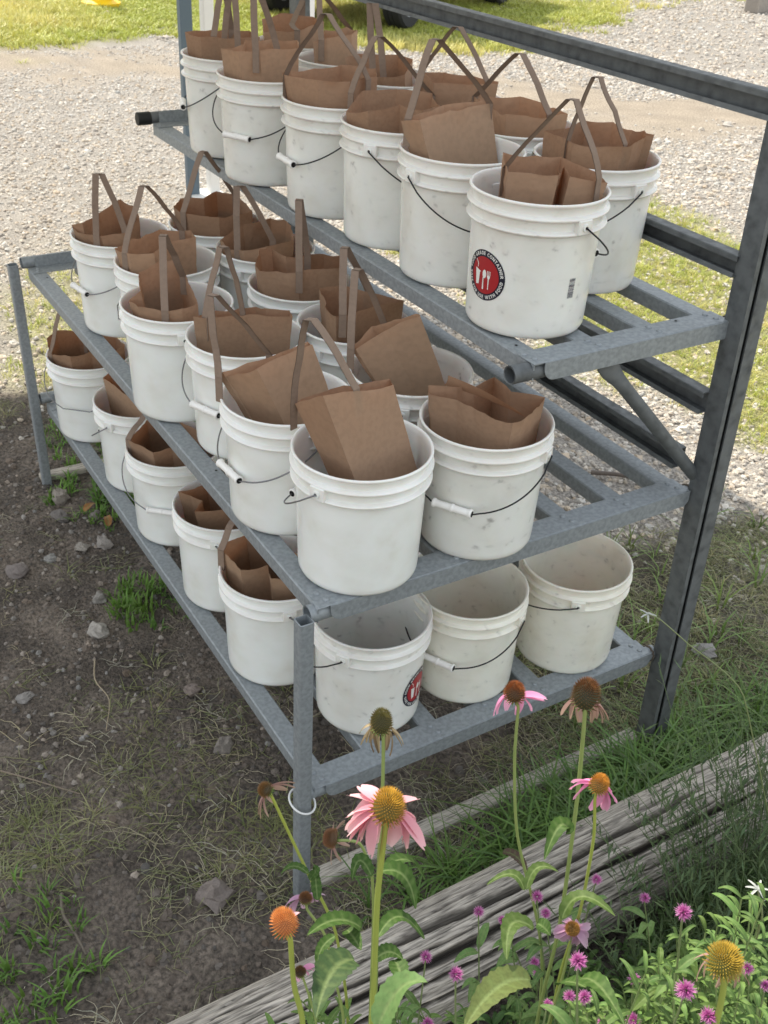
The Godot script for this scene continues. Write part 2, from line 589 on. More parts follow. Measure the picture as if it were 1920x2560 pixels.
func scatter_ground() -> void:
	# loose gravel of the yard
	var sets := [[], [], []]
	var tints := [[], [], []]
	rng.seed = 11
	for pass_no in 3:
		var box: Array = [[0.9, 4.6, -5.4, -0.3, 30000, 0.0120], [-1.5, 10.0, -11.5, -2.6, 80000, 0.0135], [4.0, 18.0, -15.5, -4.0, 26000, 0.024]][pass_no]
		for i in box[4]:
			var x := rng.randf_range(box[0], box[1])
			var z := rng.randf_range(box[2], box[3])
			var pick := rng.randf()
			var size: float = box[5] * rng.randf_range(0.5, 1.35) * (1.9 if rng.randf() < 0.03 else 1.0)
			if not seen(Vector3(x, 0, z)):
				continue
			var k := zone(x, z)
			if pick > (k.x - k.w * 0.2) * 1.1 + k.w * 0.12 + k.y * 0.10 + k.z * 0.05:
				continue
			var s := rng.randi() % 3
			sets[s].append(put(x, z, size, size * 0.1, 0.5))
			var base: Color = [Color(0.60, 0.54, 0.465), Color(0.63, 0.58, 0.51), Color(0.50, 0.445, 0.385), Color(0.58, 0.49, 0.385), Color(0.66, 0.62, 0.56)][rng.randi() % 5]
			tints[s].append(vary(base, 0.15))
	for s in 3:
		scatter("loose_gravel", stone_mesh(70 + s, [0.55, 0.7, 0.45][s]), mats.stone, sets[s], tints[s])
	# small pebbles and crumbs pressed into the bare soil
	sets = [[], [], []]
	tints = [[], [], []]
	for i in 11000:
		var x := rng.randf_range(-1.0, 1.3)
		var z := rng.randf_range(-3.2, 0.25)
		var p := Vector3(x, 0, z)
		var k := zone(x, z)
		if not seen(p) or rng.randf() > k.z:
			continue
		var pebble := rng.randf() < 0.22 * ss(-0.1, -0.9, z)
		var size := rng.randf_range(0.004, 0.012) if pebble else rng.randf_range(0.003, 0.010) if rng.randf() < 0.93 else rng.randf_range(0.010, 0.022)
		var s := rng.randi() % 3
		sets[s].append(put(x, z, size, size * (0.15 if pebble else -0.1), 0.7))
		tints[s].append(vary(Color(0.33, 0.29, 0.25) if pebble else Color(0.17, 0.14, 0.115), 0.3))
	for s in 3:
		scatter("soil_pebbles", stone_mesh(80 + s, [0.6, 0.75, 0.5][s]), mats.stone, sets[s], tints[s])
	# dry straw
	var where := [[], []]
	var hue := [[], []]
	for i in 9000:
		var x := rng.randf_range(-1.0, 2.4)
		var z := rng.randf_range(-2.9, 0.3)
		var a := blobs.get_noise_2d(x * 30.0 + 7.0, z * 30.0)
		var want := 0.75 * ss(-1.3, -0.3, z) * ss(-0.05, 0.3, a) + 0.05
		if x > 0.9:
			want = 1.0 * ss(-0.25, 0.1, a + 0.15) * ss(-0.9, -0.55, z)
		if rng.randf() > want or not seen(Vector3(x, 0, z)):
			continue
		var s := rng.randi() % 2
		where[s].append(put(x, z, rng.randf_range(0.7, 1.3)))
		hue[s].append(vary([Color(0.42, 0.38, 0.25), Color(0.34, 0.33, 0.17), Color(0.50, 0.46, 0.34), Color(0.24, 0.27, 0.11)][rng.randi() % 4], 0.2))
	for s in 2:
		scatter("dry_grass_litter", straw_mesh(90 + s), mats.straw, where[s], hue[s])
	# grass: far lawn, the strip behind the bench, weeds
	var far := [[], []]
	var far_tint := [[], []]
	for i in 42000:
		var x := rng.randf_range(0.5, 18.0)
		var z := rng.randf_range(-17.5, -8.0)
		var k := zone(x, z)
		if rng.randf() > k.y * 1.2 - 0.1 or not seen(Vector3(x, 0, z), 0.06):
			continue
		var s := rng.randi() % 2
		var a := blobs.get_noise_2d(x * 5.0, z * 5.0)
		far[s].append(put(x, z, rng.randf_range(0.7, 1.3), 0.0, 0.0, 1.0 + a * 0.8))
		far_tint[s].append(vary(Color(0.42, 0.46, 0.085).lerp(Color(0.66, 0.60, 0.22), clampf(0.35 + a * 1.2 + rng.randf_range(-0.25, 0.25), 0.0, 1.0)), 0.2))
	for s in 2:
		scatter("lawn_grass", tuft_mesh(100 + s, 11, 0.09, 0.10, 0.010, 0.7, 2), mats.blade, far[s], far_tint[s])
	far = [[], []]
	far_tint = [[], []]
	for i in 26000:
		var x := rng.randf_range(0.0, 6.5)
		var z := rng.randf_range(-5.8, 0.6)
		var k := zone(x, z)
		if rng.randf() > k.y * 1.15 - 0.12 or not seen(Vector3(x, 0, z)):
			continue
		var s := rng.randi() % 2
		far[s].append(put(x, z, rng.randf_range(0.6, 1.25), 0.0, 0.0, 1.0))
		far_tint[s].append(vary(Color(0.41, 0.47, 0.085).lerp(Color(0.66, 0.58, 0.24), pow(rng.randf(), 2.0)), 0.22))
	for s in 2:
		scatter("short_grass", tuft_mesh(110 + s, 10, 0.035, 0.045, 0.0042, 0.9, 2), mats.blade, far[s], far_tint[s])
	# tufts in the shade: thin olive grass on the soil, lush blades behind the log and beneath the bench
	var thin := []
	var thin_tint := []
	for i in 5200:
		var x := rng.randf_range(-1.0, 2.4)
		var z := rng.randf_range(-3.1, 0.3)
		var a := blobs.get_noise_2d(x * 22.0 - 30.0, z * 22.0)
		var want := ss(-1.9, -0.2, z) * ss(0.0, 0.35, a) * 0.9 + ss(0.3, 0.0, Vector2(x + 0.02, (z + 3.0) * 0.8).length()) * 0.5
		if x > 0.85:
			want = 0.75 * ss(-1.0, -0.5, z)
		if rng.randf() > want or not seen(Vector3(x, 0, z)):
			continue
		thin.append(put(x, z, rng.randf_range(0.55, 1.2)))
		thin_tint.append(vary(Color(0.19, 0.22, 0.075).lerp(Color(0.38, 0.35, 0.18), rng.randf() * (1.0 if x > 0.85 else rng.randf())), 0.25))
	scatter("thin_grass", tuft_mesh(120, 9, 0.035, 0.06, 0.0032, 1.1), mats.blade, thin, thin_tint)
	var lush := [[], []]
	var lush_tint := [[], []]
	for k in [[0.20, -2.05, 0.28, 90], [0.36, -2.5, 0.35, 90], [0.08, -1.32, 0.17, 60], [0.35, -1.9, 0.2, 40], [-0.75, -0.15, 0.25, 60], [0.5, -0.85, 0.3, 40], [-0.45, -1.9, 0.12, 22], [-0.6, -2.2, 0.15, 22]]:
		for i in k[3]:
			var a := rng.randf() * TAU
			var r: float = k[2] * sqrt(rng.randf())
			lush[0].append(put(k[0] + cos(a) * r, k[1] + sin(a) * r, rng.randf_range(0.5, 0.95)))
			lush_tint[0].append(vary(Color(0.14, 0.26, 0.045), 0.3))
	for i in 520:
		var x := rng.randf_range(0.0, 2.2)
		var z := rng.randf_range(0.05, 0.27)
		if rng.randf() < ss(0.05, 0.5, x) * (1.0 if x < 1.25 else 0.6) and (z > 0.10 or x > 0.55):
			lush[1].append(put(x, z, rng.randf_range(0.6, 1.3)))
			lush_tint[1].append(vary(Color(0.11, 0.20, 0.04), 0.35))
	for i in 200:
		var x := rng.randf_range(0.95, 2.4)
		var z := rng.randf_range(-0.85, 0.2)
		if rng.randf() < 0.55:
			lush[1].append(put(x, z, rng.randf_range(0.5, 1.15)))
			lush_tint[1].append(vary(Color(0.17, 0.25, 0.06), 0.35))
	scatter("weed_clump", tuft_mesh(130, 8, 0.03, 0.085, 0.010, 0.9), mats.blade, lush[0], lush_tint[0])
	scatter("long_grass", tuft_mesh(131, 7, 0.03, 0.19, 0.008, 1.0, 4), mats.blade, lush[1], lush_tint[1])


func named_stones() -> void:
	var list := [
		[-0.15, -1.24, 0.038, 0.85, "pale rough knob of rock alone on the bare soil left of the bench", Color(0.40, 0.37, 0.33)],
		[-0.23, -0.10, 0.047, 0.75, "big flat-topped brown rock in the grass left of the front post", Color(0.25, 0.21, 0.185)],
		[-0.02, -2.10, 0.040, 0.8, "pale upright rock nearest the foot of the far front post", Color(0.33, 0.29, 0.25)],
		[-0.06, -1.97, 0.036, 0.7, "dark rounded rock below the pale upright rock by the far post", Color(0.20, 0.18, 0.165)],
		[0.06, -1.92, 0.026, 0.7, "brown rock next to curled orange leaves under the low shelf rail", Color(0.26, 0.23, 0.21)],
		[0.03, -1.72, 0.033, 0.65, "light grey oval rock close beside the low shelf rail", Color(0.33, 0.30, 0.27)],
		[-0.05, -1.74, 0.028, 0.5, "flat pale stone left of the light grey oval rock", Color(0.34, 0.31, 0.27)],
		[-0.17, -1.72, 0.027, 0.7, "small bluish grey stone standing alone at mid left", Color(0.31, 0.30, 0.28)],
		[-0.30, -1.69, 0.042, 0.6, "long dark tilted rock at the left edge of the photo", Color(0.22, 0.19, 0.175)],
		[-0.09, -1.41, 0.026, 0.8, "pair of small stones below the green weed clump, larger one", Color(0.30, 0.28, 0.25)],
		[0.01, -0.83, 0.030, 0.6, "largest of the brown stones heaped beside the low rail", Color(0.27, 0.22, 0.19)],
		[0.00, -0.56, 0.031, 0.55, "brownish stone half sunk in straw left of the front post", Color(0.26, 0.23, 0.20)],
		[-0.45, -1.04, 0.026, 0.6, "grey stone on dark soil near the left edge, above the lying twig", Color(0.30, 0.28, 0.26)],
		[1.58, -0.20, 0.040, 0.8, "grey triangular rock in the weeds right of the back post", Color(0.33, 0.31, 0.29)],
	]
	for i in list.size():
		var k: Array = list[i]
		rng.seed = 500 + i
		var at := put(k[0], k[1], k[2], k[2] * 0.3, 0.3)
		var b := stone_mesh(600 + i, k[3], 2)
		var o := alone("rock", b, null, k[4], "rock", "loose rocks on the soil", at)
		var m: StandardMaterial3D = mats.stone.duplicate()
		m.vertex_color_use_as_albedo = false
		m.albedo_color = (k[5] as Color).linear_to_srgb()
		o.material_override = m


# ---------------------------------------------------------------- the bench
func channel(parent: Node3D, called: String, x: float, y: float, wide: float, z0: float, z1: float, deep := 0.036) -> MeshInstance3D:
	var b := Build.new()
	var h := wide / 2
	var t := 0.0025
	b.prism(PackedVector2Array([Vector2(-h, -deep), Vector2(-h, -0.003), Vector2(-h + 0.003, 0), Vector2(h - 0.003, 0), Vector2(h, -0.003), Vector2(h, -deep), Vector2(h - t, -deep), Vector2(h - t, -t), Vector2(-h + t, -t), Vector2(-h + t, -deep)]), Vector3(x, y, z0), Vector3.RIGHT, Vector3.UP, Vector3(0, 0, z1 - z0))
	return part(called, b, mats.galvanised_steel, parent)


func rivets(parent: Node3D, spots: Array, y: float) -> void:
	if not shared.has("rivet"):
		var b := Build.new()
		b.lathe([Vector2(0.0072, 0.0), Vector2(0.0068, 0.002), Vector2(0.0045, 0.0036), Vector2(0.0, 0.004)], 12)
		shared.rivet = b.done()
	for s in spots:
		part("rivet", shared.rivet, mats.galvanised_steel, parent, Transform3D(Basis(), Vector3(s.x, y, s.y)))


func lying_tube(a: Vector3, b: Vector3, r: float, open_end := true) -> Build:
	var m := Build.new()
	m.tube(PackedVector3Array([a, b]), [r], 24)
	if open_end:
		m.tube(PackedVector3Array([b, a]), [r - 0.0035], 24)
		var d := (b - a).normalized()
		for e in [a, b]:
			m.tube(PackedVector3Array([e - d * 0.0005, e + d * 0.0005]), [r - 0.0005, r - 0.003], 24)
	return m


func end_frame(bench: Node3D, level: int, x0: float, x1: float, xs: Array, near: bool) -> void:
	var y: float = SHELF[level]
	var z := 0.0 if near else -BENCH_LENGTH
	var s := 1.0 if near else -1.0
	var left := x0 + 0.028
	var b := Build.new()
	# flat of the pan, laid over the channel ends
	b.box(Vector3((x0 + x1) / 2, y - 0.0014, z - s * 0.032), Vector3(x1 - x0, 0.0028, 0.064), 0.001)
	# its flange: over the tube at the near end, upright at the far end
	var r := 0.03
	var low := -0.043 if near else 0.041
	var q := PackedVector2Array([Vector2(left, 0)])
	for k in 7:
		var a := PI / 2 * k / 6.0
		q.append(Vector2(left + r * (1.0 - cos(a)), low + (r * (1.0 - sin(a)) if near else -r * 0.3 * (1.0 - sin(a)))))
	q.append(Vector2(x1 - 0.01, low))
	q.append(Vector2(x1, low * 0.7))
	q.append(Vector2(x1, 0))
	b.prism(q, Vector3(0, y - (0.001 if near else 0.002), z + (0.0005 if near else -0.0005)), Vector3.RIGHT, Vector3.UP, Vector3(0, 0, s * 0.0028))
	var pan := part("end_pan", b, mats.galvanised_steel, bench)
	var spots := []
	for x in xs:
		spots.append(Vector2(x - 0.004, z - s * 0.049))
		spots.append(Vector2(x + 0.004, z - s * 0.022))
	rivets(pan, spots, y)
	var ty := y - 0.0245 if near else y + 0.012
	var tz := -0.0215 if near else -BENCH_LENGTH - 0.0245
	var t0 := x0 - 0.016 if level < 2 else (0.452 if near else 0.455)
	part("cross_tube", lying_tube(Vector3(t0, ty, tz), Vector3(1.10, ty, tz), 0.0205), mats.galvanised_steel if level < 2 else mats.weathered_steel, bench)
	if near:
		var weld := Build.new()
		var ring := PackedVector3Array()
		for k in 25:
			var a := TAU * k / 24.0
			ring.append(Vector3(1.086 + 0.002 * sin(k * 2.7), ty + cos(a) * 0.021, tz + sin(a) * 0.021))
		weld.tube(ring, [0.0035], 6)
		part("weld", weld, mats.old_weld, bench)
	if level == 2 and not near:
		var c := Build.new()
		c.lathe([Vector2(0, -0.001), Vector2(0.021, 0.0), Vector2(0.0225, 0.002), Vector2(0.0225, 0.048)], 20, Transform3D(Basis(Vector3(0, 0, 1), -PI / 2), Vector3(t0 - 0.004, ty, tz)))
		part("end_cap", c, mats.black_cap, bench)


func back_post(bench: Node3D, z: float, mirrored: bool) -> void:
	var b := Build.new()
	var w := 0.054
	var d := 0.056
	var t := 0.004
	var q := PackedVector2Array([Vector2(0, -d), Vector2(w, -d), Vector2(w, -d * 0.55), Vector2(w + 0.012, -d * 0.5), Vector2(w + 0.012, 0), Vector2(0.026, 0), Vector2(0.026, -t), Vector2(w + 0.012 - t, -t), Vector2(w + 0.012 - t, -d * 0.48), Vector2(w - t, -d * 0.53), Vector2(w - t, -d + t), Vector2(t, -d + t), Vector2(t, -t), Vector2(0.013, -t), Vector2(0.013, 0), Vector2(0, 0)])
	var foot := Vector3(1.105, -0.03, z)
	var top := Vector3(1.040, 2.06, z)
	b.prism(q, foot, Vector3.RIGHT, Vector3(0, 0, -1 if mirrored else 1), top - foot)
	part("back_post", b, mats.weathered_steel, bench)


func make_bench() -> void:
	var bench := thing("display_bench", "long stepped galvanised steel display bench with three shelves of buckets", "bench")
	var all := [0.025, 0.190, 0.360, 0.530, 0.697, 0.870, 1.043]
	var few := [0.510, 0.685, 0.864, 1.041]
	for level in 3:
		var y: float = SHELF[level] - 0.003
		for x in (all if level < 2 else few):
			channel(bench, "shelf_channel", x + (0.015 if x == 0.510 else 0.0), y, 0.052, -BENCH_LENGTH + 0.002, -0.003)
		var x0 := 0.0 if level < 2 else 0.497
		end_frame(bench, level, x0, 1.070, all if level < 2 else few, true)
		end_frame(bench, level, x0, 1.070, all if level < 2 else few, false)
	# dark bolt holes in the front channels
	for k in [[0.036, 1, -0.105], [0.036, 1, -0.62], [0.036, 1, -1.16], [0.036, 1, -2.10], [0.525, 2, -0.10], [0.945, 2, -0.05], [0.06, 0, -0.30]]:
		var b := Build.new()
		b.lathe([Vector2(0.0, 0.0), Vector2(0.0036, 0.0)], 10)
		part("bolt_hole", b, mats.hole, bench, Transform3D(Basis(), Vector3(k[0], SHELF[k[1]] + (0.0012 if k[0] > 0.9 else -0.0018), k[2])))
	# front posts: square tube, open at the top
	for k in [[-0.033, 0.890, -0.002], [-0.048, 0.922, -BENCH_LENGTH - 0.02]]:
		var b := Build.new()
		var h := 0.0175
		var r := 0.006
		var ring := PackedVector2Array()
		var inner := PackedVector2Array()
		for c in 4:
			for e in 4:
				var a := PI / 2 * (c + e / 3.0)
				var mid := Vector2([1, -1, -1, 1][c], [1, 1, -1, -1][c]) * (h - r)
				ring.append(mid + Vector2(cos(a), sin(a)) * r)
				inner.append(mid + Vector2(cos(a), sin(a)) * (r - 0.003))
		var rows := []
		var lean := 0.012 if k[2] < -1.0 else 0.0
		for s in [[ring, -0.03], [ring, k[1]], [inner, k[1] + 0.0006], [inner, 0.05]]:
			var row := PackedVector3Array()
			for v in s[0]:
				row.append(Vector3(k[0] + v.x + lean * (1.0 - s[1] / k[1]), s[1], k[2] + v.y))
			rows.append(row)
		for i in 3:
			b.sheet([rows[i], rows[i + 1]], true)
		part("front_post", b, mats.galvanised_steel, bench)
	# a wire loop round the near front post
	var loop := PackedVector3Array()
	for i in 29:
		var a := TAU * i / 28.0
		loop.append(Vector3(-0.033 + cos(a) * 0.031, 0.345 - 0.016 * cos(a - 1.0), -0.002 + sin(a) * 0.031))
	var lb := Build.new()
	lb.tube(loop, [0.0026], 7)
	part("wire_loop", lb, mats.white_paint, bench)
	back_post(bench, 0.045, false)
	back_post(bench, -BENCH_LENGTH - 0.02, true)
	# long rails on the back: lipped angle profile, top face and dark hollow side towards the front
	for k in [[1.477, 0.050, -0.004], [1.130, 0.056, -0.008], [0.954, 0.054, -0.05], [1.820, 0.054, 0.30]]:
		var b := Build.new()
		var y: float = k[0]
		var h: float = k[1]
		var x := 1.082
		if y > 1.8:
			x = 1.070
		var q := PackedVector2Array([Vector2(0.034, 0), Vector2(0.034, h), Vector2(0.002, h), Vector2(0, h - 0.002), Vector2(0, h - 0.013), Vector2(0.003, h - 0.013), Vector2(0.003, h - 0.003), Vector2(0.031, h - 0.003), Vector2(0.031, 0.003), Vector2(0.003, 0.003), Vector2(0.003, 0.010), Vector2(0, 0.010), Vector2(-0.004, 0)])
		b.prism(q, Vector3(x - 0.036, y, -BENCH_LENGTH - 0.06), Vector3.RIGHT, Vector3.UP, Vector3(0, 0, k[2] + BENCH_LENGTH + 0.06))
		part("top_rail" if y > 1.8 else "back_rail", b, mats.weathered_steel, bench)
	# diagonal braces under the top shelf
	for z in [-0.020, -BENCH_LENGTH - 0.025]:
		var b := Build.new()
		var a := Vector3(0.722, 1.318, z)
		var e := Vector3(1.085, 0.945, z + 0.01)
		var rows := []
		var d := (e - a).normalized()
		var u := d.cross(Vector3(0, 0, 1)).normalized()
		for s in [[-0.012, 0.024, 0.004], [0.02, 0.025, 0.0045], [0.06, 0.0185, 0.012], [0.095, 0.0165, 0.0165], [0.99, 0.0165, 0.0165], [1.0, 0.015, 0.015]]:
			var row := PackedVector3Array()
			var l: float = s[0] if s[0] < 0.5 else (e - a).length() * s[0]
			for j in 18:
				var t := TAU * j / 18.0
				row.append(a + d * l + u * cos(t) * s[1] + Vector3(0, 0, sin(t) * s[2]))
			rows.append(row)
		b.sheet(rows, true)
		b.cap(rows[0])
		part("brace", b, mats.weathered_steel, bench)


# ---------------------------------------------------------------- buckets
func make_bucket_parts() -> void:
	var b := Build.new()
	var pr := []
	for q in [[0, 0], [0.122, 0], [0.129, 0.003], [0.1325, 0.010], [0.1335, 0.02], [0.1392, 0.218], [0.1396, 0.2285], [0.1412, 0.2305], [0.1492, 0.2335], [0.1512, 0.2355], [0.1514, 0.2375], [0.1500, 0.2400], [0.1420, 0.2412], [0.1416, 0.2440], [0.1420, 0.2590], [0.1430, 0.2610], [0.1505, 0.2640], [0.1526, 0.2660], [0.1528, 0.2685], [0.1512, 0.2712], [0.1436, 0.2724], [0.1430, 0.2750], [0.1440, 0.2905], [0.1478, 0.2925], [0.1498, 0.2945], [0.1502, 0.2970], [0.1492, 0.2992], [0.1470, 0.3000], [0.1448, 0.2993], [0.1425, 0.2960], [0.1404, 0.285], [0.1398, 0.2660], [0.1385, 0.2400], [0.1366, 0.2200], [0.1302, 0.014], [0.1270, 0.008], [0, 0.007]]:
		pr.append(Vector2(q[0], q[1]))
	var rows := []
	for q in pr:
		var row := PackedVector3Array()
		for j in 72:
			var a := TAU * j / 72
			row.append(Vector3(q.x * cos(a), q.y, q.x * sin(a)))
		rows.append(row)
	b.sheet(rows, true)
	shared.bucket = b.done()
	# lug: the plate between the two ribs that carries the handle, built at +x
	b = Build.new()
	b.box(Vector3(0.1465, 0.2515, 0), Vector3(0.017, 0.031, 0.036), 0.002)
	b.lathe([Vector2(0.0085, 0.0), Vector2(0.008, 0.0035), Vector2(0.004, 0.004), Vector2(0.0036, 0.0005)], 16, Transform3D(Basis(Vector3(0, 0, 1), -PI / 2), Vector3(0.1545, 0.2515, 0)))
	shared.lug = b.done()
	b = Build.new()
	b.lathe([Vector2(0.0, 0.0), Vector2(0.0037, 0.0)], 12, Transform3D(Basis(Vector3(0, 0, 1), -PI / 2), Vector3(0.1555, 0.2515, 0)))
	shared.lug_hole = b.done()
	# wire bail, pivots at +-x, hanging towards +z in its own plane (turned down afterwards)
	var path := PackedVector3Array()
	path.append(Vector3(0.150, 0, 0))
	path.append(Vector3(0.160, 0, 0.001))
	for i in 37:
		var t := PI * (0.06 + 0.88 * i / 36.0)
		var r := 0.192 * pow(sin(t), 0.85)
		if absf(cos(t)) < 0.30:
			r = 0.186
		elif absf(cos(t)) < 0.37:
			r += 0.002
		path.append(Vector3(0.163 * cos(t), 0, r))
	path.append(Vector3(-0.160, 0, 0.001))
	path.append(Vector3(-0.150, 0, 0))
	b = Build.new()
	b.tube(path, [0.0019], 7)
	shared.bail = b.done()
	b = Build.new()
	var side := Transform3D(Basis(Vector3(0, 0, 1), PI / 2), Vector3(0, 0, 0.186))
	b.lathe([Vector2(0.0045, -0.047), Vector2(0.0095, -0.047), Vector2(0.0105, -0.0455), Vector2(0.0105, -0.042), Vector2(0.0090, -0.040), Vector2(0.0084, -0.036), Vector2(0.0084, -0.004), Vector2(0.0098, -0.002), Vector2(0.0098, 0.002), Vector2(0.0084, 0.004), Vector2(0.0084, 0.036), Vector2(0.0090, 0.040), Vector2(0.0105, 0.042), Vector2(0.0105, 0.0455), Vector2(0.0095, 0.047), Vector2(0.0045, 0.047)], 18, side)
	shared.grip = b.done()
	b = Build.new()
	for s in [-1, 1]:
		b.lathe([Vector2(0.0, s * 0.0474), Vector2(0.0072, s * 0.0474)], 14, side)
	shared.grip_hole = b.done()


func bucket(level: int, x: float, z: float, mat: String, grip_angle: float, grip: int, drop: float, label: String) -> Node3D:
	var o := thing("bucket", label, "bucket", Vector3(x, SHELF[level], z), ["buckets on the bottom shelf", "buckets on the middle shelf", "buckets on the top shelf"][level])
	o.rotation.y = deg_to_rad(90.0 - grip_angle)
	part("bucket_body", shared.bucket, mats[mat], o)
	for s in [0.0, PI]:
		var l := part("lug", shared.lug, mats[mat], o, Transform3D(Basis(Vector3.UP, s), Vector3.ZERO))
		part("lug_hole", shared.lug_hole, mats.hole, l)
	if grip >= 0:
		var down := Transform3D(Basis(Vector3.RIGHT, deg_to_rad(drop)), Vector3(0, 0.2515, 0))
		var h := part("handle_wire", shared.bail, mats.dark_wire if mat != "bucket_clean" else mats.bright_wire, o, down)
		if grip:
			part("grip", shared.grip, mats.grip, h)
			part("grip_hole", shared.grip_hole, mats.hole, h)
	return o


# a point of a print: (u, v) metres on the wall, unrolled round the bucket at angle mid
func on_wall(u: float, v: float, mid: float, high: float, lift: float) -> Vector3:
	var y := high + v
	var r := lerpf(0.1335, 0.1392, (y - 0.02) / 0.198) + lift
	var a := mid + u / r
	return Vector3(r * cos(a), y, r * sin(a))


func print_area(b: Build, outline: PackedVector2Array, mid: float, high: float, lift: float) -> void:
	var lo := 1e9
	var hi := -1e9
	for q in outline:
		lo = minf(lo, q.x)
		hi = maxf(hi, q.x)
	var n := maxi(1, int(ceil((hi - lo) / 0.008)))
	for i in n:
		var a := lerpf(lo, hi, float(i) / n)
		var e := lerpf(lo, hi, float(i + 1) / n)
		var strip := PackedVector2Array([Vector2(a, -1), Vector2(e, -1), Vector2(e, 1), Vector2(a, 1)])
		for piece in Geometry2D.intersect_polygons(outline, strip):
			var t := Geometry2D.triangulate_polygon(piece)
			for k in range(0, t.size(), 3):
				var q := []
				for m in 3:
					q.append(on_wall(piece[t[k + m]].x, piece[t[k + m]].y, mid, high, lift))
				b.tri(q[0], q[1], q[2])


func disc(cx: float, cy: float, rx: float, ry: float, n := 40) -> PackedVector2Array:
	var q := PackedVector2Array()
	for i in n:
		q.append(Vector2(cx + rx * cos(TAU * i / n), cy + ry * sin(TAU * i / n)))
	return q


func outline(pts: Array) -> PackedVector2Array:
	var q := PackedVector2Array()
	for i in range(0, pts.size(), 2):
		q.append(Vector2(pts[i], pts[i + 1]) * 0.001)
	return q


func food_mark(o: Node3D, world_angle: float, high: float) -> void:
	var mid := world_angle + o.rotation.y   # the bucket's own frame is turned; angles run from x towards z
	var b := Build.new()
	print_area(b, disc(0, 0, 0.055, 0.055, 56), mid, high, 0.0008)
	var ring := part("round_print", b, mats.print_navy, o)
	b = Build.new()
	print_area(b, disc(0, 0, 0.0405, 0.0405, 48), mid, high, 0.0013)
	part("red_disc", b, mats.print_red, ring)
	b = Build.new()
	# a tumbler with a bent straw, a spoon and a fork; u is mirrored so that the mark reads from outside
	for s in [[-28, 11, -10, 6, -13, 4, -15, -23, -24, -25], [-22, 13, -20.5, 13, -19, 21, -27, 30, -28.5, 29, -21.5, 20.5]]:
		var q := outline(s)
		for i in q.size():
			q[i].x = -q[i].x
		print_area(b, q, mid, high, 0.0018)
	print_area(b, disc(-0.0015, 0.0035, 0.0055, 0.0095, 20), mid, high, 0.0018)
	print_area(b, outline([0.2, -4, 2.8, -4, 3.2, -31, -1.2, -31]), mid, high, 0.0019)
	for s in [[-10, 13, -11.5, 13, -11.5, 2, -10, 2], [-13.6, 13, -15.1, 13, -15.1, 2, -13.6, 2], [-17.2, 13, -18.7, 13, -18.7, 2, -17.2, 2], [-10, 3, -18.7, 3, -18.2, -2, -15.8, -5, -15.2, -28, -13, -28, -12.9, -5, -10.6, -2]]:
		print_area(b, outline(s), mid, high, 0.0020)
	part("white_symbols", b, mats.print_white, ring)
	# lettering round the ring
	b = Build.new()
	var font := SystemFont.new()
	font.font_names = PackedStringArray(["Droid Sans"])
	font.font_weight = 700
	for side in 2:
		var words: String = ["FOOD GRADE CONTAINER", "SAFE FOR USE WITH FOOD"][side]
		var glyphs := []
		var total := 0.0
		for ch in words:
			var adv := 0.0045
			var arrays := []
			if ch != " ":
				var tm := TextMesh.new()
				tm.text = ch
				tm.font = font
				tm.font_size = 32
				tm.pixel_size = 0.00033
				tm.depth = 0.0
				arrays = tm.get_mesh_arrays()
				adv = tm.get_aabb().size.x + 0.0016
			glyphs.append([arrays, adv])
			total += adv
		var run := -total / 2
		for k in glyphs:
			var where: float = run + k[1] / 2
			run += k[1]
			if k[0].is_empty():
				continue
			var pts: PackedVector3Array = k[0][Mesh.ARRAY_VERTEX]
			var idx: PackedInt32Array = k[0][Mesh.ARRAY_INDEX] if k[0][Mesh.ARRAY_INDEX] != null else PackedInt32Array(range(pts.size()))
			var turn := -where / 0.0480 if side == 0 else where / 0.0480
			for t in range(0, idx.size(), 3):
				var q := []
				for m in 3:
					var v: Vector3 = pts[idx[t + m]]
					var flat := Vector2(v.x, v.y + (0.0480 if side == 0 else -0.0480)).rotated(turn)
					q.append(on_wall(-flat.x, flat.y, mid, high, 0.0016))
				b.tri(q[0], q[1], q[2])
	for s in [-1, 1]:
		print_area(b, disc(s * 0.0462, -0.004, 0.0014, 0.0014, 10), mid, high, 0.0016)
	part("ring_lettering", b, mats.print_white, ring)


func bar_code(o: Node3D, world_angle: float, high: float) -> void:
	var mid := world_angle + o.rotation.y
	rng.seed = 8
	var b := Build.new()
	var v := -0.022
	while v < 0.022:
		var t := rng.randf_range(0.0004, 0.0016)
		print_area(b, PackedVector2Array([Vector2(-0.008, v), Vector2(0.008, v), Vector2(0.008, v + t), Vector2(-0.008, v + t)]), mid, high, 0.0006)
		v += t + rng.randf_range(0.0005, 0.0013)
	part("bar_code", b, mats.print_ink, o)


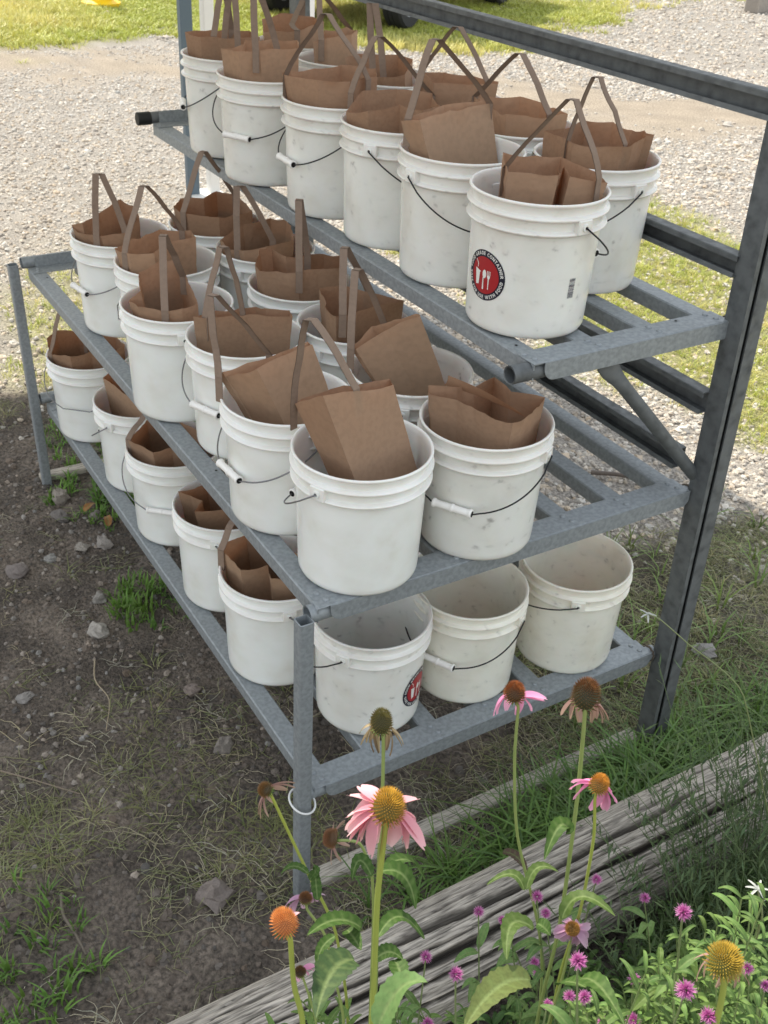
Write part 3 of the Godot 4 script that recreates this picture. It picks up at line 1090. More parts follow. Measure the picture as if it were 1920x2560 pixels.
# ---------------------------------------------------------------- paper bags
func paper_bag(level: int, x: float, z: float, rim: Array, straps: Array, seed_no: int, label: String, lean := Vector3.ZERO) -> Node3D:
	var o := thing("paper_bag", label, "paper bag", Vector3(x, SHELF[level] + BUCKET_HEIGHT, z), ["bags on the bottom shelf", "bags on the middle shelf", "bags on the top shelf"][level])
	rng.seed = seed_no
	var wob := FastNoiseLite.new()
	wob.seed = seed_no
	wob.frequency = 9.0
	var b := Build.new()
	var mid := Vector3.ZERO
	for q in rim:
		mid += q / rim.size()
	mid.y = 0
	var folded := []
	for i in rim.size():
		var a: Vector3 = rim[i]
		var e: Vector3 = rim[(i + 1) % rim.size()]
		folded.append(a)
		if (e - a).length() > 0.10:
			var half := a.lerp(e, rng.randf_range(0.42, 0.58))
			var inward := Vector3(mid.x - half.x, 0, mid.z - half.z).normalized()
			folded.append(half + inward * rng.randf_range(-0.003, 0.009))
	rim = folded
	var floor_ring := PackedVector3Array()
	for i in rim.size():
		var a: Vector3 = rim[i]
		var e: Vector3 = rim[(i + 1) % rim.size()]
		var n := maxi(2, int(ceil((e - a).length() / 0.014)))
		var rows := []
		for k in 15:
			var t := pow(k / 14.0, 1.4)
			var row := PackedVector3Array()
			for j in n + 1:
				var f := float(j) / n
				var top := a.lerp(e, f)
				var lip := sin(f * PI) * 0.003 * wob.get_noise_1d(i * 3.0 + 0.5)
				top.y += lip * 3.0 - 0.0015 * sin(f * PI)
				var low := Vector3(mid.x * 0.3 + (top.x - mid.x) * 0.8, -BUCKET_HEIGHT + 0.009, mid.z * 0.3 + (top.z - mid.z) * 0.8)
				low += lean
				var q := top.lerp(low, t)
				var most := 0.1345 + maxf(0.0, q.y) * 0.25 if q.y > -0.12 else lerpf(0.124, 0.133, clampf((q.y + 0.3) / 0.18, 0.0, 1.0))
				var push := (wob.get_noise_3dv(Vector3(q.x, q.y, q.z) * 3.0) * 0.007 * sin(f * PI)) - 0.0025 * maxf(0.0, 1.0 - absf(q.y + 0.02 + 0.02 * wob.get_noise_1d(seed_no)) / 0.012)
				var flat := Vector2(q.x, q.z)
				if flat.length() > 1e-4:
					flat += flat.normalized() * push
				if flat.length() > most:
					flat = flat.normalized() * most
				row.append(Vector3(flat.x, q.y, flat.y))
			rows.append(row)
		b.sheet(rows)
		floor_ring.append(rows[14][0])
	b.cap(floor_ring)
	var mat: Material = mats["kraft_%d" % (seed_no % 3)]
	part("bag_body", b, mat, o)
	for s in straps:
		var a: Vector3 = s[0]
		var top: Vector3 = s[1]
		var e: Vector3 = s[2]
		var right := Vector3(0.842, 0, 0.540)
		var across := (a - e).cross(Vector3.UP).normalized()
		across = right if s.size() > 3 else (across * signf(across.dot(right) + 0.001) + right * 0.7).normalized()
		var run := (e - a)
		run.y = 0
		run = run.normalized()
		var path := []
		path.append(a + Vector3(0, -0.06, 0) - run * 0.003)
		path.append(a - run * 0.003)
		path.append(a.lerp(top, 0.55) + (a - e).normalized() * 0.008)
		path.append(top - run * 0.008)
		path.append(top + run * 0.008)
		path.append(e.lerp(top, 0.5) + (e - a).normalized() * 0.006)
		path.append(e - run * 0.004)
		path.append(e + Vector3(0, -0.05, 0) - run * 0.004)
		var soft := []
		for k in path.size() - 1:
			var p0: Vector3 = path[k]
			var p1: Vector3 = path[k + 1]
			soft.append(p0)
			if k == 1 or k == 2 or k == 4 or k == 5:
				var bow := (p1 - p0).normalized().cross(across) * 0.004 * rng.randf_range(-1.0, 1.0)
				soft.append(p0.lerp(p1, 0.33) + bow)
				soft.append(p0.lerp(p1, 0.66) + bow)
		soft.append(path[-1])
		path = soft
		var sb := Build.new()
		var half := 0.0095
		for face in [0.0, 0.0016]:
			for k in path.size() - 1:
				var p0: Vector3 = path[k]
				var p1: Vector3 = path[k + 1]
				var nn: Vector3 = across.cross(p1 - p0).normalized() * face
				sb.quad(p0 - across * half + nn, p0 + across * half + nn, p1 + across * half + nn, p1 - across * half + nn)
		part("bag_handle", sb, mats.kraft_strap, o)
	return o


func bag_flap(o: Node3D, a: Vector3, b2: Vector3, c2: Vector3, d: Vector3) -> void:
	var b := Build.new()
	var rows := []
	for k in 6:
		var t := k / 5.0
		var row := PackedVector3Array()
		for j in 9:
			var f := j / 8.0
			row.append(a.lerp(b2, f).lerp(d.lerp(c2, f), t) + Vector3(0, 0.006 * sin(PI * f), 0.004 * sin(PI * t)))
		rows.append(row)
	b.sheet(rows)
	part("folded_flap", b, mats.kraft_0, o)


# ---------------------------------------------------------------- plants
func tube_stem(pts: Array, r0: float, r1: float, k0: Color, k1: Color) -> Build:
	var b := Build.new()
	var path := PackedVector3Array()
	for i in pts.size() - 1:
		var a: Vector3 = pts[i]
		var e: Vector3 = pts[i + 1]
		var before: Vector3 = pts[maxi(i - 1, 0)]
		var after: Vector3 = pts[mini(i + 2, pts.size() - 1)]
		var l := (e - a).length()
		var ta := (e - before).normalized() * minf(l, (a - before).length() if i > 0 else l)
		var te := (after - a).normalized() * minf(l, (after - e).length() if i + 2 < pts.size() else l)
		for j in 6:
			var t := j / 6.0
			path.append(a.bezier_interpolate(a + ta / 3.0, e - te / 3.0, e, t))
	path.append(pts[-1])
	var radii := []
	var tints := []
	for i in path.size():
		var t := float(i) / (path.size() - 1)
		radii.append(lerpf(r0, r1, t))
		tints.append(k0.lerp(k1, minf(1.0, t * 2.0)))
	b.tube(path, radii, 8, tints)
	return b


# a leaf from base over mid to tip
func leaf_mesh(a: Vector3, m: Vector3, e: Vector3, wide: float, k: Color, teeth := true, up := Vector3.UP) -> Build:
	var b := Build.new()
	var ctl := m * 2.0 - (a + e) * 0.5
	var rows := []
	var tints := []
	var n := 19 if teeth else 9
	for i in n + 1:
		var t := float(i) / n
		var q := a.lerp(ctl, t).lerp(ctl.lerp(e, t), t)
		var d := (ctl.lerp(e, t) - a.lerp(ctl, t)).normalized()
		var s := d.cross(up).normalized()
		var nn := s.cross(d).normalized()
		var half := wide * 0.5 * pow(sin(PI * pow(t, 0.72)), 0.8) + 0.0006
		if teeth and i % 2 == 0 and i > 3 and i < n - 1:
			half *= 0.87
		var wave := sin(t * 9.0 + wide * 900.0) * wide * 0.05
		var row := PackedVector3Array()
		for u in [-1.0, -0.62, -0.22, -0.05, 0.05, 0.22, 0.62, 1.0]:
			var up_by: float = half * 0.26 * pow(absf(u), 1.4) + wave * u * absf(u) - (half * 0.03 if absf(u) < 0.1 else 0.0)
			if i % 3 == 1 and absf(u) > 0.1 and absf(u) < 0.9:
				up_by -= half * 0.035
			row.append(q + s * half * u - d * half * 0.25 * absf(u) + nn * up_by)
		rows.append(row)
	b.sheet(rows)
	for i in n + 1:
		for j in 8:
			b.c[i * 8 + j] = k.lerp(Color(0.20, 0.26, 0.10), 0.55) if j == 3 or j == 4 else k.lerp(Color(0.17, 0.23, 0.08), 0.25) if i % 3 == 1 and j > 0 and j < 7 else k
	return b


func petal_mesh(long: float, wide: float, k0: Color, k1: Color, curl: float) -> Mesh:
	var b := Build.new()
	var rows := []
	var tints := []
	for i in 9:
		var t := i / 8.0
		var half := wide * 0.5 * (0.35 + 0.65 * sin(PI * minf(1.0, 0.12 + t * 0.8))) * (1.0 if t < 0.85 else 0.72 if t > 0.97 else 0.92)
		var y := -curl * long * t * t
		var row := PackedVector3Array()
		for j in 5:
			var u := (j - 2) / 2.0
			var notch := 0.05 * long * (0.0 if j % 2 else 1.0) if i == 8 and absf(u) < 0.9 else 0.0
			row.append(Vector3(long * t - notch, y + half * 0.35 * u * u + (0.03 * wide if j % 2 else 0.0), u * half))
		rows.append(row)
		tints.append(k0.lerp(k1, t))
	b.sheet(rows, false, tints)
	return b.done()


func cone_mesh(r: float, h: float, base: Color, tip: Color, crown: Color) -> Build:
	var b := Build.new()
	var rows := []
	var tints := []
	for i in 8:
		var t := i / 7.0
		var row := PackedVector3Array()
		var rr := r * 0.86 * (0.75 + 0.25 * sin(t * 3.0)) if t < 0.3 else r * 0.86 * sqrt(maxf(0.0, 1.0 - pow((t - 0.3) / 0.7, 2.0)))
		for j in 14:
			row.append(Vector3(rr * cos(TAU * j / 14.0), -h * 0.45 + h * 0.92 * t, rr * sin(TAU * j / 14.0)))
		rows.append(row)
		tints.append(base)
	b.sheet(rows, true, tints)
	var n := 300
	for i in n:
		var t := (i + 0.5) / n
		var a := i * 2.39996
		var lat := t
		var rr := r * sqrt(maxf(0.0, 1.0 - pow(1.0 - t, 1.9)))
		var y := -h * 0.42 + h * 0.92 * (1.0 - pow(t, 1.9))
		var out := Vector3(cos(a) * (0.25 + t), 1.15 - t * 0.9, sin(a) * (0.25 + t)).normalized()
		var root := Vector3(cos(a) * rr * 0.84, y - h * 0.03, sin(a) * rr * 0.84)
		var side := out.cross(Vector3.UP + Vector3(0.01, 0, 0)).normalized() * r * 0.052
		var other := side.cross(out).normalized() * r * 0.052
		var point := root + out * r * 0.34
		var bright := tip.lerp(crown, clampf(1.3 - t * 1.6, 0.0, 1.0))
		for s in [[side, other], [other, -side], [-side, -other], [-other, side]]:
			var at := b.p.size()
			b.tint = base.lerp(bright, 0.35)
			b.tri(root + s[0], root + s[1], point)
			b.c[at + 2] = bright
	return b


func coneflower(at: Vector3, axis: Vector3, r: float, h: float, long: float, wide: float, petals: Array, stem: Array, cone: Array, tone: Array, green: Array, thick: float, label: String, seed_no: int) -> Node3D:
	var foot: Vector3 = stem[-1]
	var o := thing("coneflower", label, "flower", Vector3(foot.x, 0, foot.z), "coneflowers in the bed")
	rng.seed = seed_no
	var off := -o.position
	var y := axis.normalized()
	var x := y.cross(Vector3(0, 0, 1)).normalized()
	var f := Basis(x, y, y.cross(x) * -1.0)
	var u := x
	var w := y.cross(x)
	part("seed_cone", cone_mesh(r, h, cone[0], cone[1], cone[2]), mats.floret, o, Transform3D(f, at + off + y * h * 0.4))
	# green bracts under the cone
	var b := Build.new()
	for i in 16:
		var a := TAU * i / 16.0
		var d := u * cos(a) + w * sin(a)
		b.tint = Color(0.13, 0.19, 0.05)
		var q := at + off + y * h * 0.02
		var s := y.cross(d).normalized() * 0.0018
		b.tri(q + d * r * 0.3 - s, q + d * r * 0.3 + s, q + d * r * 0.98 - y * 0.005)
	part("bracts", b, mats.leaf, o)
	var kinds := []
	for i in 3:
		kinds.append(petal_mesh(long * rng.randf_range(0.92, 1.06), wide * rng.randf_range(0.85, 1.1), tone[0], (tone[1] as Color).lerp(tone[2], i / 2.0), rng.randf_range(0.05, 0.3)))
	var n := 0
	for q in petals:
		var a := deg_to_rad(q.x)
		var d := u * cos(a) + w * sin(a)
		var dl := deg_to_rad(q.y)
		var ex := (d * cos(dl) - y * sin(dl)).normalized()
		var ez := ex.cross(y).normalized()
		var ey := ez.cross(ex).normalized()
		part("petal", kinds[n % 3], mats.petal, o, Transform3D(Basis(ex * q.z, ey, ez) * Basis(Vector3.RIGHT, rng.randf_range(-0.3, 0.3)), at + off + d * r * 0.7))
		n += 1
	var path := []
	for q in stem:
		path.append(q + off)
	path.append(Vector3(0.0, -0.01, 0.0) + Vector3(0.01, 0, 0.01))
	part("stem", tube_stem(path, thick, thick * 1.25, green[0], green[1]), mats.stem, o)
	return o


func bloom_mesh(seed_no: int) -> Mesh:
	rng.seed = seed_no
	var b := Build.new()
	for i in 110:
		var t := (i + 0.5) / 110.0
		var a := i * 2.39996
		var y := 1.0 - t * 1.75
		var rr := sqrt(maxf(0.0, 1.0 - y * y))
		var d := Vector3(rr * cos(a), y, rr * sin(a)) + Vector3(rng.randf_range(-0.2, 0.2), rng.randf_range(-0.1, 0.2), rng.randf_range(-0.2, 0.2))
		d = d.normalized()
		var s := d.cross(Vector3(0.3, 1, 0.2)).normalized()
		var long := rng.randf_range(0.8, 1.15)
		var s2 := s.rotated(d, 1.3)
		var at := b.p.size()
		b.tint = Color(0.50, 0.10, 0.36)
		b.tri(d * 0.3 - s * 0.10, d * 0.3 + s * 0.10, d * long)
		b.tri(d * 0.3 - s2 * 0.10, d * 0.3 + s2 * 0.10, d * long * 0.95)
		b.c[at + 2] = Color(0.84, 0.40, 0.70).lerp(Color(0.90, 0.66, 0.80), rng.randf() * 0.6)
		b.c[at + 5] = Color(0.66, 0.22, 0.52)
	return b.done()


func globe_flower(at: Vector3, r: float, seed_no: int, sunny: bool, label: String) -> void:
	rng.seed = seed_no
	var foot := Vector3(at.x + rng.randf_range(-0.05, 0.10), 0, at.z + rng.randf_range(-0.03, 0.06))
	var o := thing("globe_flower", label, "flower", foot, "magenta globe flowers in the bed")
	var top := at - foot
	var bend := Vector3(rng.randf_range(-0.03, 0.03), top.y * 0.55, rng.randf_range(-0.02, 0.02))
	var k := Color(0.17, 0.22, 0.09)
	part("flower_head", shared["bloom_%d" % (seed_no % 3)], mats.petal, o, Transform3D(Basis(Vector3(1, 0, 0.4).normalized(), rng.randf_range(-0.4, 0.4)).scaled(Vector3.ONE * r), top))
	part("stem", tube_stem([top - Vector3(0, r * 0.6, 0), top.lerp(bend, 0.5) + Vector3(0.004, 0, 0), bend, Vector3(0, -0.01, 0)], 0.0011, 0.0017, k, k * 0.8), mats.stem, o)
	for i in 6:
		var t := 0.10 + 0.10 * int(i / 2.0) + rng.randf() * 0.03
		var q := top.lerp(bend, t * 1.8)
		var a := rng.randf() * TAU if i % 2 == 0 else rng.randf_range(2.6, 3.6)
		var d := Vector3(cos(a), 0.35, sin(a))
		var long := rng.randf_range(0.028, 0.05)
		part("leaf", leaf_mesh(q, q + d * long * 0.55 + Vector3(0, 0.006, 0), q + d * long + Vector3(0, -0.008, 0), long * 0.28, vary(Color(0.12, 0.20, 0.06), 0.2), false), mats.leaf, o)


func leafy_shoot(top: Vector3, seed_no: int, label: String, pairs := 11, big := 1.0) -> void:
	rng.seed = seed_no
	var foot := Vector3(top.x + rng.randf_range(-0.02, 0.12), 0, top.z + rng.randf_range(-0.04, 0.10))
	var o := thing("leafy_shoot", label, "plant", foot, "green shoots in the bed")
	var k := Color(0.20, 0.27, 0.10)
	var tip := top - foot
	var bend := Vector3(rng.randf_range(-0.03, 0.03), tip.y * 0.6, rng.randf_range(-0.03, 0.03))
	part("stem", tube_stem([tip, tip.lerp(bend, 0.5) + Vector3(rng.randf_range(-0.01, 0.01), 0, 0), bend, Vector3(0, -0.01, 0)], 0.0009, 0.0018, k, k * 0.8), mats.stem, o)
	var leaves := Build.new()
	for i in pairs:
		var q := tip.lerp(bend, pow(float(i) / pairs, 1.1) * 0.95)
		var a := rng.randf() * TAU
		for s in 2:
			var d := Vector3(cos(a + PI * s), rng.randf_range(0.15, 0.6), sin(a + PI * s))
			var long := rng.randf_range(0.022, 0.045) * big * (0.6 + 0.4 * minf(1.0, i / 2.0))
			var m := leaf_mesh(q, q + d * long * 0.55 + Vector3(0, 0.004, 0), q + d * long - Vector3(0, 0.006, 0), long * rng.randf_range(0.13, 0.24), vary(Color(0.105, 0.18, 0.045), 0.3), false)
			if i < 4:
				part("leaf", m, mats.leaf, o)
			else:
				var from := leaves.p.size()
				leaves.p.append_array(m.p)
				leaves.n.append_array(m.n)
				leaves.c.append_array(m.c)
				for e in m.ix:
					leaves.ix.append(from + e)
	if leaves.p.size():
		part("lower_leaves", leaves, mats.leaf, o).set_meta("kind", "stuff")


func wispy_plant(foot: Vector3, tall: float, lean: Vector3, seed_no: int, label: String, stems := 24) -> void:
	rng.seed = seed_no
	var o := thing("wispy_plant", label, "plant", foot, "wispy grey-green plants beside the log")
	var st := Build.new()
	var lv := Build.new()
	for i in stems:
		var a := rng.randf() * TAU
		var d := Vector3(cos(a), 0, sin(a)) * rng.randf_range(0.05, 0.30) + lean * rng.randf_range(0.5, 1.2)
		var h := tall * rng.randf_range(0.65, 1.05)
		var pts := [Vector3(cos(a), 0, sin(a)) * 0.03, d * 0.35 + Vector3(0, h * 0.5, 0), d + Vector3(0, h, 0)]
		var t := tube_stem(pts, 0.0014, 0.0006, Color(0.10, 0.14, 0.06), Color(0.12, 0.17, 0.07))
		var from := st.p.size()
		st.p.append_array(t.p)
		st.n.append_array(t.n)
		st.c.append_array(t.c)
		for e in t.ix:
			st.ix.append(from + e)
		for j in 26:
			var u := 0.15 + 0.84 * (j + rng.randf()) / 26.0
			var q: Vector3 = (pts[0] as Vector3).lerp(pts[1], u).lerp((pts[1] as Vector3).lerp(pts[2], u), u)
			var b := rng.randf() * TAU
			var ld := (Vector3(cos(b), 0.9, sin(b)) + lean * 0.5).normalized() * rng.randf_range(0.020, 0.044)
			var s := ld.cross(Vector3(0.2, 1, 0.1)).normalized() * rng.randf_range(0.0018, 0.0036)
			lv.tint = vary(Color(0.085, 0.125, 0.055), 0.3)
			lv.quad(q, q + ld * 0.5 + s, q + ld, q + ld * 0.5 - s)
	part("stems", st, mats.stem, o)
	part("foliage", lv, mats.leaf, o).set_meta("kind", "stuff")


# ---------------------------------------------------------------- other things
func make_log() -> void:
	rng.seed = 77
	var b := Build.new()
	var rows := []
	var shades := []
	var nseg := 300
	var groove := FastNoiseLite.new()
	groove.seed = 12
	groove.frequency = 1.0
	groove.fractal_octaves = 3
	var x := -1.25
	var cracks := [[0.95, 0.004, 0.02], [1.22, 0.005, 0.022], [1.52, 0.009, 0.045], [1.80, 0.004, 0.02], [2.05, 0.008, 0.045], [2.36, 0.005, 0.03], [2.65, 0.010, 0.05]]
	while x < 2.25:
		var row := PackedVector3Array()
		var sh := PackedFloat32Array()
		for j in nseg:
			var a := TAU * j / nseg   # angle from the back (-z) over the top to the front
			var r := 0.131 + blobs.get_noise_2d(x * 9.0, 40.0 + cos(a) * 6.0) * 0.014
			var s := a * 0.131
			var gn := groove.get_noise_2d(x * 2.6, s * 75.0 + groove.get_noise_2d(x * 1.2, s * 6.0) * 0.9)
			var fib := groove.get_noise_2d(x * 2.2 + 9.0, s * 300.0)
			var depth := maxf(0.0, 0.14 - absf(gn)) * 0.022 + absf(fib) * 0.0042
			var dark := clampf((0.14 - absf(gn)) * 4.0, 0.0, 0.5) + clampf(absf(fib) * 0.9, 0.0, 0.35)
			for c in cracks:
				var wob: float = c[0] + groove.get_noise_2d(x * 1.3, c[0] * 40.0) * 0.16 + groove.get_noise_2d(x * 7.0, c[0] * 70.0) * 0.025
				var open: float = c[1] * 1.9 * maxf(0.0, groove.get_noise_2d(x * 1.5 + c[0] * 31.0, 3.0) + 0.22)
				var t := absf(a - wob) * 0.131 / maxf(0.0008, open)
				if t < 1.0:
					depth += c[2] * (1.0 - t * t)
					dark = maxf(dark, 0.95 * (1.0 - t * 0.3))
			r -= depth
			row.append(Vector3(x, 0.096 + r * sin(a) * 0.98, 0.370 - r * cos(a)))
			sh.append(dark)
		rows.append(row)
		shades.append(sh)
		x += 0.016
	b.sheet(rows, true)
	for i in rows.size():
		for j in nseg:
			var m := fine.get_noise_2d(i * 0.6, j * 9.0)
			var k := Color(0.64, 0.575, 0.49) * (1.0 + m * 0.3)
			k = k.lerp(Color(0.07, 0.058, 0.045), shades[i][j])
			b.c[i * nseg + j] = Color(k.r, k.g, k.b)
	b.tint = Color(0.25, 0.22, 0.19)
	b.cap(rows[0])
	b.cap(rows[-1])
	alone("weathered_log", b, mats.grey_wood, "long split grey weathered log lying between the flower bed and the bench", "log")
	var leaf := leaf_mesh(Vector3(0.02, 0, -0.03), Vector3(0, 0.012, 0), Vector3(-0.03, 0.002, 0.025), 0.026, Color(0.10, 0.065, 0.05), true)
	alone("dead_leaf", leaf, mats.leaf, "curled dark brown dead leaf lying on top of the log", "leaf", "", Transform3D(Basis(Vector3.UP, 0.9).scaled(Vector3.ONE * 1.1), Vector3(0.375, 0.238, 0.32)))
	for k in [[-0.02, 0.008, 0.55, 1.13, 0.052, 0.036, "thin weathered board on the ground under the near end of the bench"], [-2.285, 0.010, 0.5, 1.1, 0.05, 0.03, "pale strip of board on the ground at the far end of the bench"]]:
		var w := Build.new()
		w.box(Vector3(k[2], k[1], k[0]), Vector3(k[3], k[5], k[4]), 0.006)
		w.tint = Color.WHITE
		for i in w.c.size():
			w.c[i] = Color(0.55, 0.50, 0.42)
		alone("weathered_board", w, mats.grey_wood, k[6], "board")


func make_twigs() -> void:
	var list := [
		[[Vector3(-0.56, 0.012, -0.285), Vector3(-0.575, 0.02, -0.22), Vector3(-0.565, 0.016, -0.15), Vector3(-0.56, 0.01, -0.09)], 0.0045, Color(0.16, 0.13, 0.10), "short brown twig lying in the thin grass at the lower left"],
		[[Vector3(-0.62, 0.012, -0.80), Vector3(-0.53, 0.016, -0.70), Vector3(-0.42, 0.012, -0.58)], 0.0025, Color(0.24, 0.19, 0.14), "long thin pale twig lying on the soil near the left edge"],
		[[Vector3(-0.21, 0.015, -1.10), Vector3(-0.24, 0.02, -1.0), Vector3(-0.23, 0.016, -0.9), Vector3(-0.28, 0.012, -0.78)], 0.0022, Color(0.40, 0.33, 0.22), "pale branching root lying on bare soil below the rough knob of rock"],
		[[Vector3(2.02, 0.02, -1.30), Vector3(2.12, 0.03, -1.2), Vector3(2.2, 0.025, -1.06)], 0.011, Color(0.12, 0.095, 0.08), "dark stick lying on grey gravel behind the rear empty bucket"],
	]
	for k in list:
		var b := tube_stem(k[0], k[1], k[1] * 0.6, k[2], k[2])
		alone("twig", b, mats.stem, k[3], "twig")
	rng.seed = 5
	var n := 0
	for k in [[0.05, -1.965, "curled orange-brown dead leaf between the rocks by the low rail"], [0.075, -1.84, "small orange dead leaf on the soil under the low rail"]]:
		var b := leaf_mesh(Vector3(-0.03, 0.012, 0.0), Vector3(0, 0.03, 0.008), Vector3(0.035, 0.014, 0.01), 0.03, Color(0.33, 0.16, 0.06))
		alone("dead_leaf", b, mats.leaf, k[2], "leaf", "", Transform3D(Basis(Vector3.UP, 0.6 + n), Vector3(k[0], 0.008, k[1])))
		n += 1


func make_surroundings() -> void:
	# the canopy whose shade lies over the bench; only its legs come into the picture
	var can := thing("canopy", "white fabric canopy on white legs, leg and base plate beyond the bench", "canopy", Vector3(2.14, 0, -5.63))
	var o := -can.position
	var b := Build.new()
	var rows := []
	for i in 21:
		var row := PackedVector3Array()
		for j in 21:
			var u := i / 20.0
			var v := j / 20.0
			row.append(Vector3(lerpf(-1.55, 2.10, u), 3.2 - 0.05 * sin(PI * u * 2.0) * sin(PI * u * 2.0) * sin(PI * v), lerpf(-5.75, -0.72, v)) + o)
		rows.append(row)
	b.sheet(rows)
	part("canopy_cloth", b, mats.canopy_cloth, can)
	for k in [[2.14, -5.63], [-1.5, -5.63], [-1.5, 0.4], [2.30, 0.4]]:
		b = Build.new()
		b.box(Vector3(k[0], 1.57, k[1]) + o, Vector3(0.075, 3.14, 0.075), 0.006)
		b.box(Vector3(k[0] - 0.06, 0.02, k[1]) + o, Vector3(0.24, 0.03, 0.2), 0.006)
		part("leg", b, mats.white_paint, can)
	for k in [[2.14, -2.62, 0.05, 6.1], [-1.5, -2.62, 0.05, 6.1]]:
		b = Build.new()
		b.box(Vector3(k[0], 3.16, k[1]) + o, Vector3(k[2], 0.05, k[3]), 0.005)
		part("beam", b, mats.white_paint, can)
	b = Build.new()
	b.box(Vector3(1.985, 1.6, -5.63), Vector3(0.085, 3.2, 0.06), 0.006)
	alone("steel_post", b, mats.blue_grey_steel, "blue-grey steel post next to the white canopy leg beyond the bench", "post")
	b = Build.new()
	b.box(Vector3(4.75, 1.6, -9.2), Vector3(0.11, 3.2, 0.11), 0.006)
	alone("white_pole", b, mats.white_paint, "white pole standing behind the farthest bags of the top shelf", "pole")
	# parked vehicle at the top edge, seen from behind: tyres, bumper and underside
	var car := thing("parked_car", "parked tan vehicle at the top edge, only bumper and tyres showing", "car", Vector3(7.05, 0, -12.7))
	car.basis = Basis(Vector3(0.525, 0, 0.85).normalized(), Vector3.UP, Vector3(-0.85, 0, 0.525).normalized())
	for s in [-1, 1]:
		for zz in [0.0, -3.4]:
			b = Build.new()
			var at := Transform3D(Basis(Vector3(0, 0, 1), PI / 2), Vector3(s * 1.0, 0.40, zz))
			b.lathe([Vector2(0.24, -0.13), Vector2(0.36, -0.14), Vector2(0.395, -0.11), Vector2(0.405, -0.03), Vector2(0.395, -0.028), Vector2(0.395, -0.02), Vector2(0.405, -0.018), Vector2(0.405, 0.03), Vector2(0.395, 0.032), Vector2(0.395, 0.04), Vector2(0.405, 0.042), Vector2(0.395, 0.11), Vector2(0.36, 0.14), Vector2(0.24, 0.13)], 40, at)
			var tyre := part("tyre", b, mats.black_rubber, car)
			b = Build.new()
			b.lathe([Vector2(0.0, -0.06), Vector2(0.12, -0.08), Vector2(0.24, -0.12), Vector2(0.24, 0.12), Vector2(0.12, 0.08), Vector2(0.0, 0.06)], 24, at)
			part("rim", b, mats.galvanised_steel, tyre)
	b = Build.new()
	b.box(Vector3(0, 0.62, -1.6), Vector3(1.75, 0.3, 4.9), 0.05)
	part("underside", b, mats.dark_under, car)
	b = Build.new()
	b.box(Vector3(0, 0.60, 0.98), Vector3(2.0, 0.26, 0.20), 0.06)
	part("bumper", b, mats.car_paint, car)
	b = Build.new()
	b.box(Vector3(0, 1.12, -1.7), Vector3(2.2, 0.74, 5.2), 0.12)
	b.box(Vector3(0, 1.80, -1.5), Vector3(1.9, 0.66, 3.2), 0.16)
	part("body", b, mats.car_paint, car)
	b = Build.new()
	b.box(Vector3(0, 1.82, 0.10), Vector3(1.6, 0.44, 0.03), 0.01)
	part("window", b, mats.car_glass, car)
	# yellow plastic thing on the far grass
	b = Build.new()
	b.lathe([Vector2(0, 0.06), Vector2(0.25, 0.05), Vector2(0.25, 0.0), Vector2(0.27, 0.0), Vector2(0.27, 0.06), Vector2(0.17, 0.09), Vector2(0.13, 0.5), Vector2(0.06, 0.85), Vector2(0.0, 0.86)], 24)
	alone("yellow_cone", b, mats.yellow_plastic, "yellow plastic cone with a broad foot on the far grass", "cone", "", Transform3D(Basis(), Vector3(4.25, 0.0, -14.5)))
	b = Build.new()
	b.box(Vector3(15.4, 0.12, -12.2), Vector3(1.8, 0.26, 0.26), 0.02, Basis(Vector3.UP, 0.25))
	for i in b.c.size():
		b.c[i] = Color(0.42, 0.38, 0.33)
	alone("timber_edging", b, mats.grey_wood, "weathered timber edging at the top right corner beyond the gravel", "timber")


func fill_bed() -> void:
	# low growth that covers the bed between the counted plants
	rng.seed = 31
	var b := Build.new()
	for i in 9:
		var a := rng.randf() * TAU
		var d := Vector3(cos(a), rng.randf_range(0.3, 1.2), sin(a)).normalized()
		var q := Vector3(rng.randf_range(-0.02, 0.02), 0.03 * rng.randf(), rng.randf_range(-0.02, 0.02))
		var long := rng.randf_range(0.025, 0.045)
		var m := leaf_mesh(q, q + d * long * 0.55 + Vector3(0, 0.005, 0), q + d * long - Vector3(0, 0.008, 0), long * 0.26, Color.WHITE, false)
		var from := b.p.size()
		b.p.append_array(m.p)
		b.n.append_array(m.n)
		for e in m.p.size():
			b.c.append(Color.WHITE)
		for e in m.ix:
			b.ix.append(from + e)
	var where := []
	var hue := []
	for i in 3800:
		var x := rng.randf_range(-0.9, 1.5)
		var z := rng.randf_range(0.54, 1.35)
		var y := rng.randf() * lerpf(0.10, 0.6, ss(0.55, 1.1, z)) * ss(-0.3, 0.5, x)
		if rng.randf() > 0.18 + 0.6 * ss(-0.1, 0.6, x):
			continue
		var t := put(x, z, rng.randf_range(0.7, 1.3))
		t.origin.y = maxf(0.0, y)
		where.append(t)
		hue.append(vary(Color(0.085, 0.145, 0.04), 0.35))
	scatter("bed_foliage", b.done(), mats.leaf, where, hue)


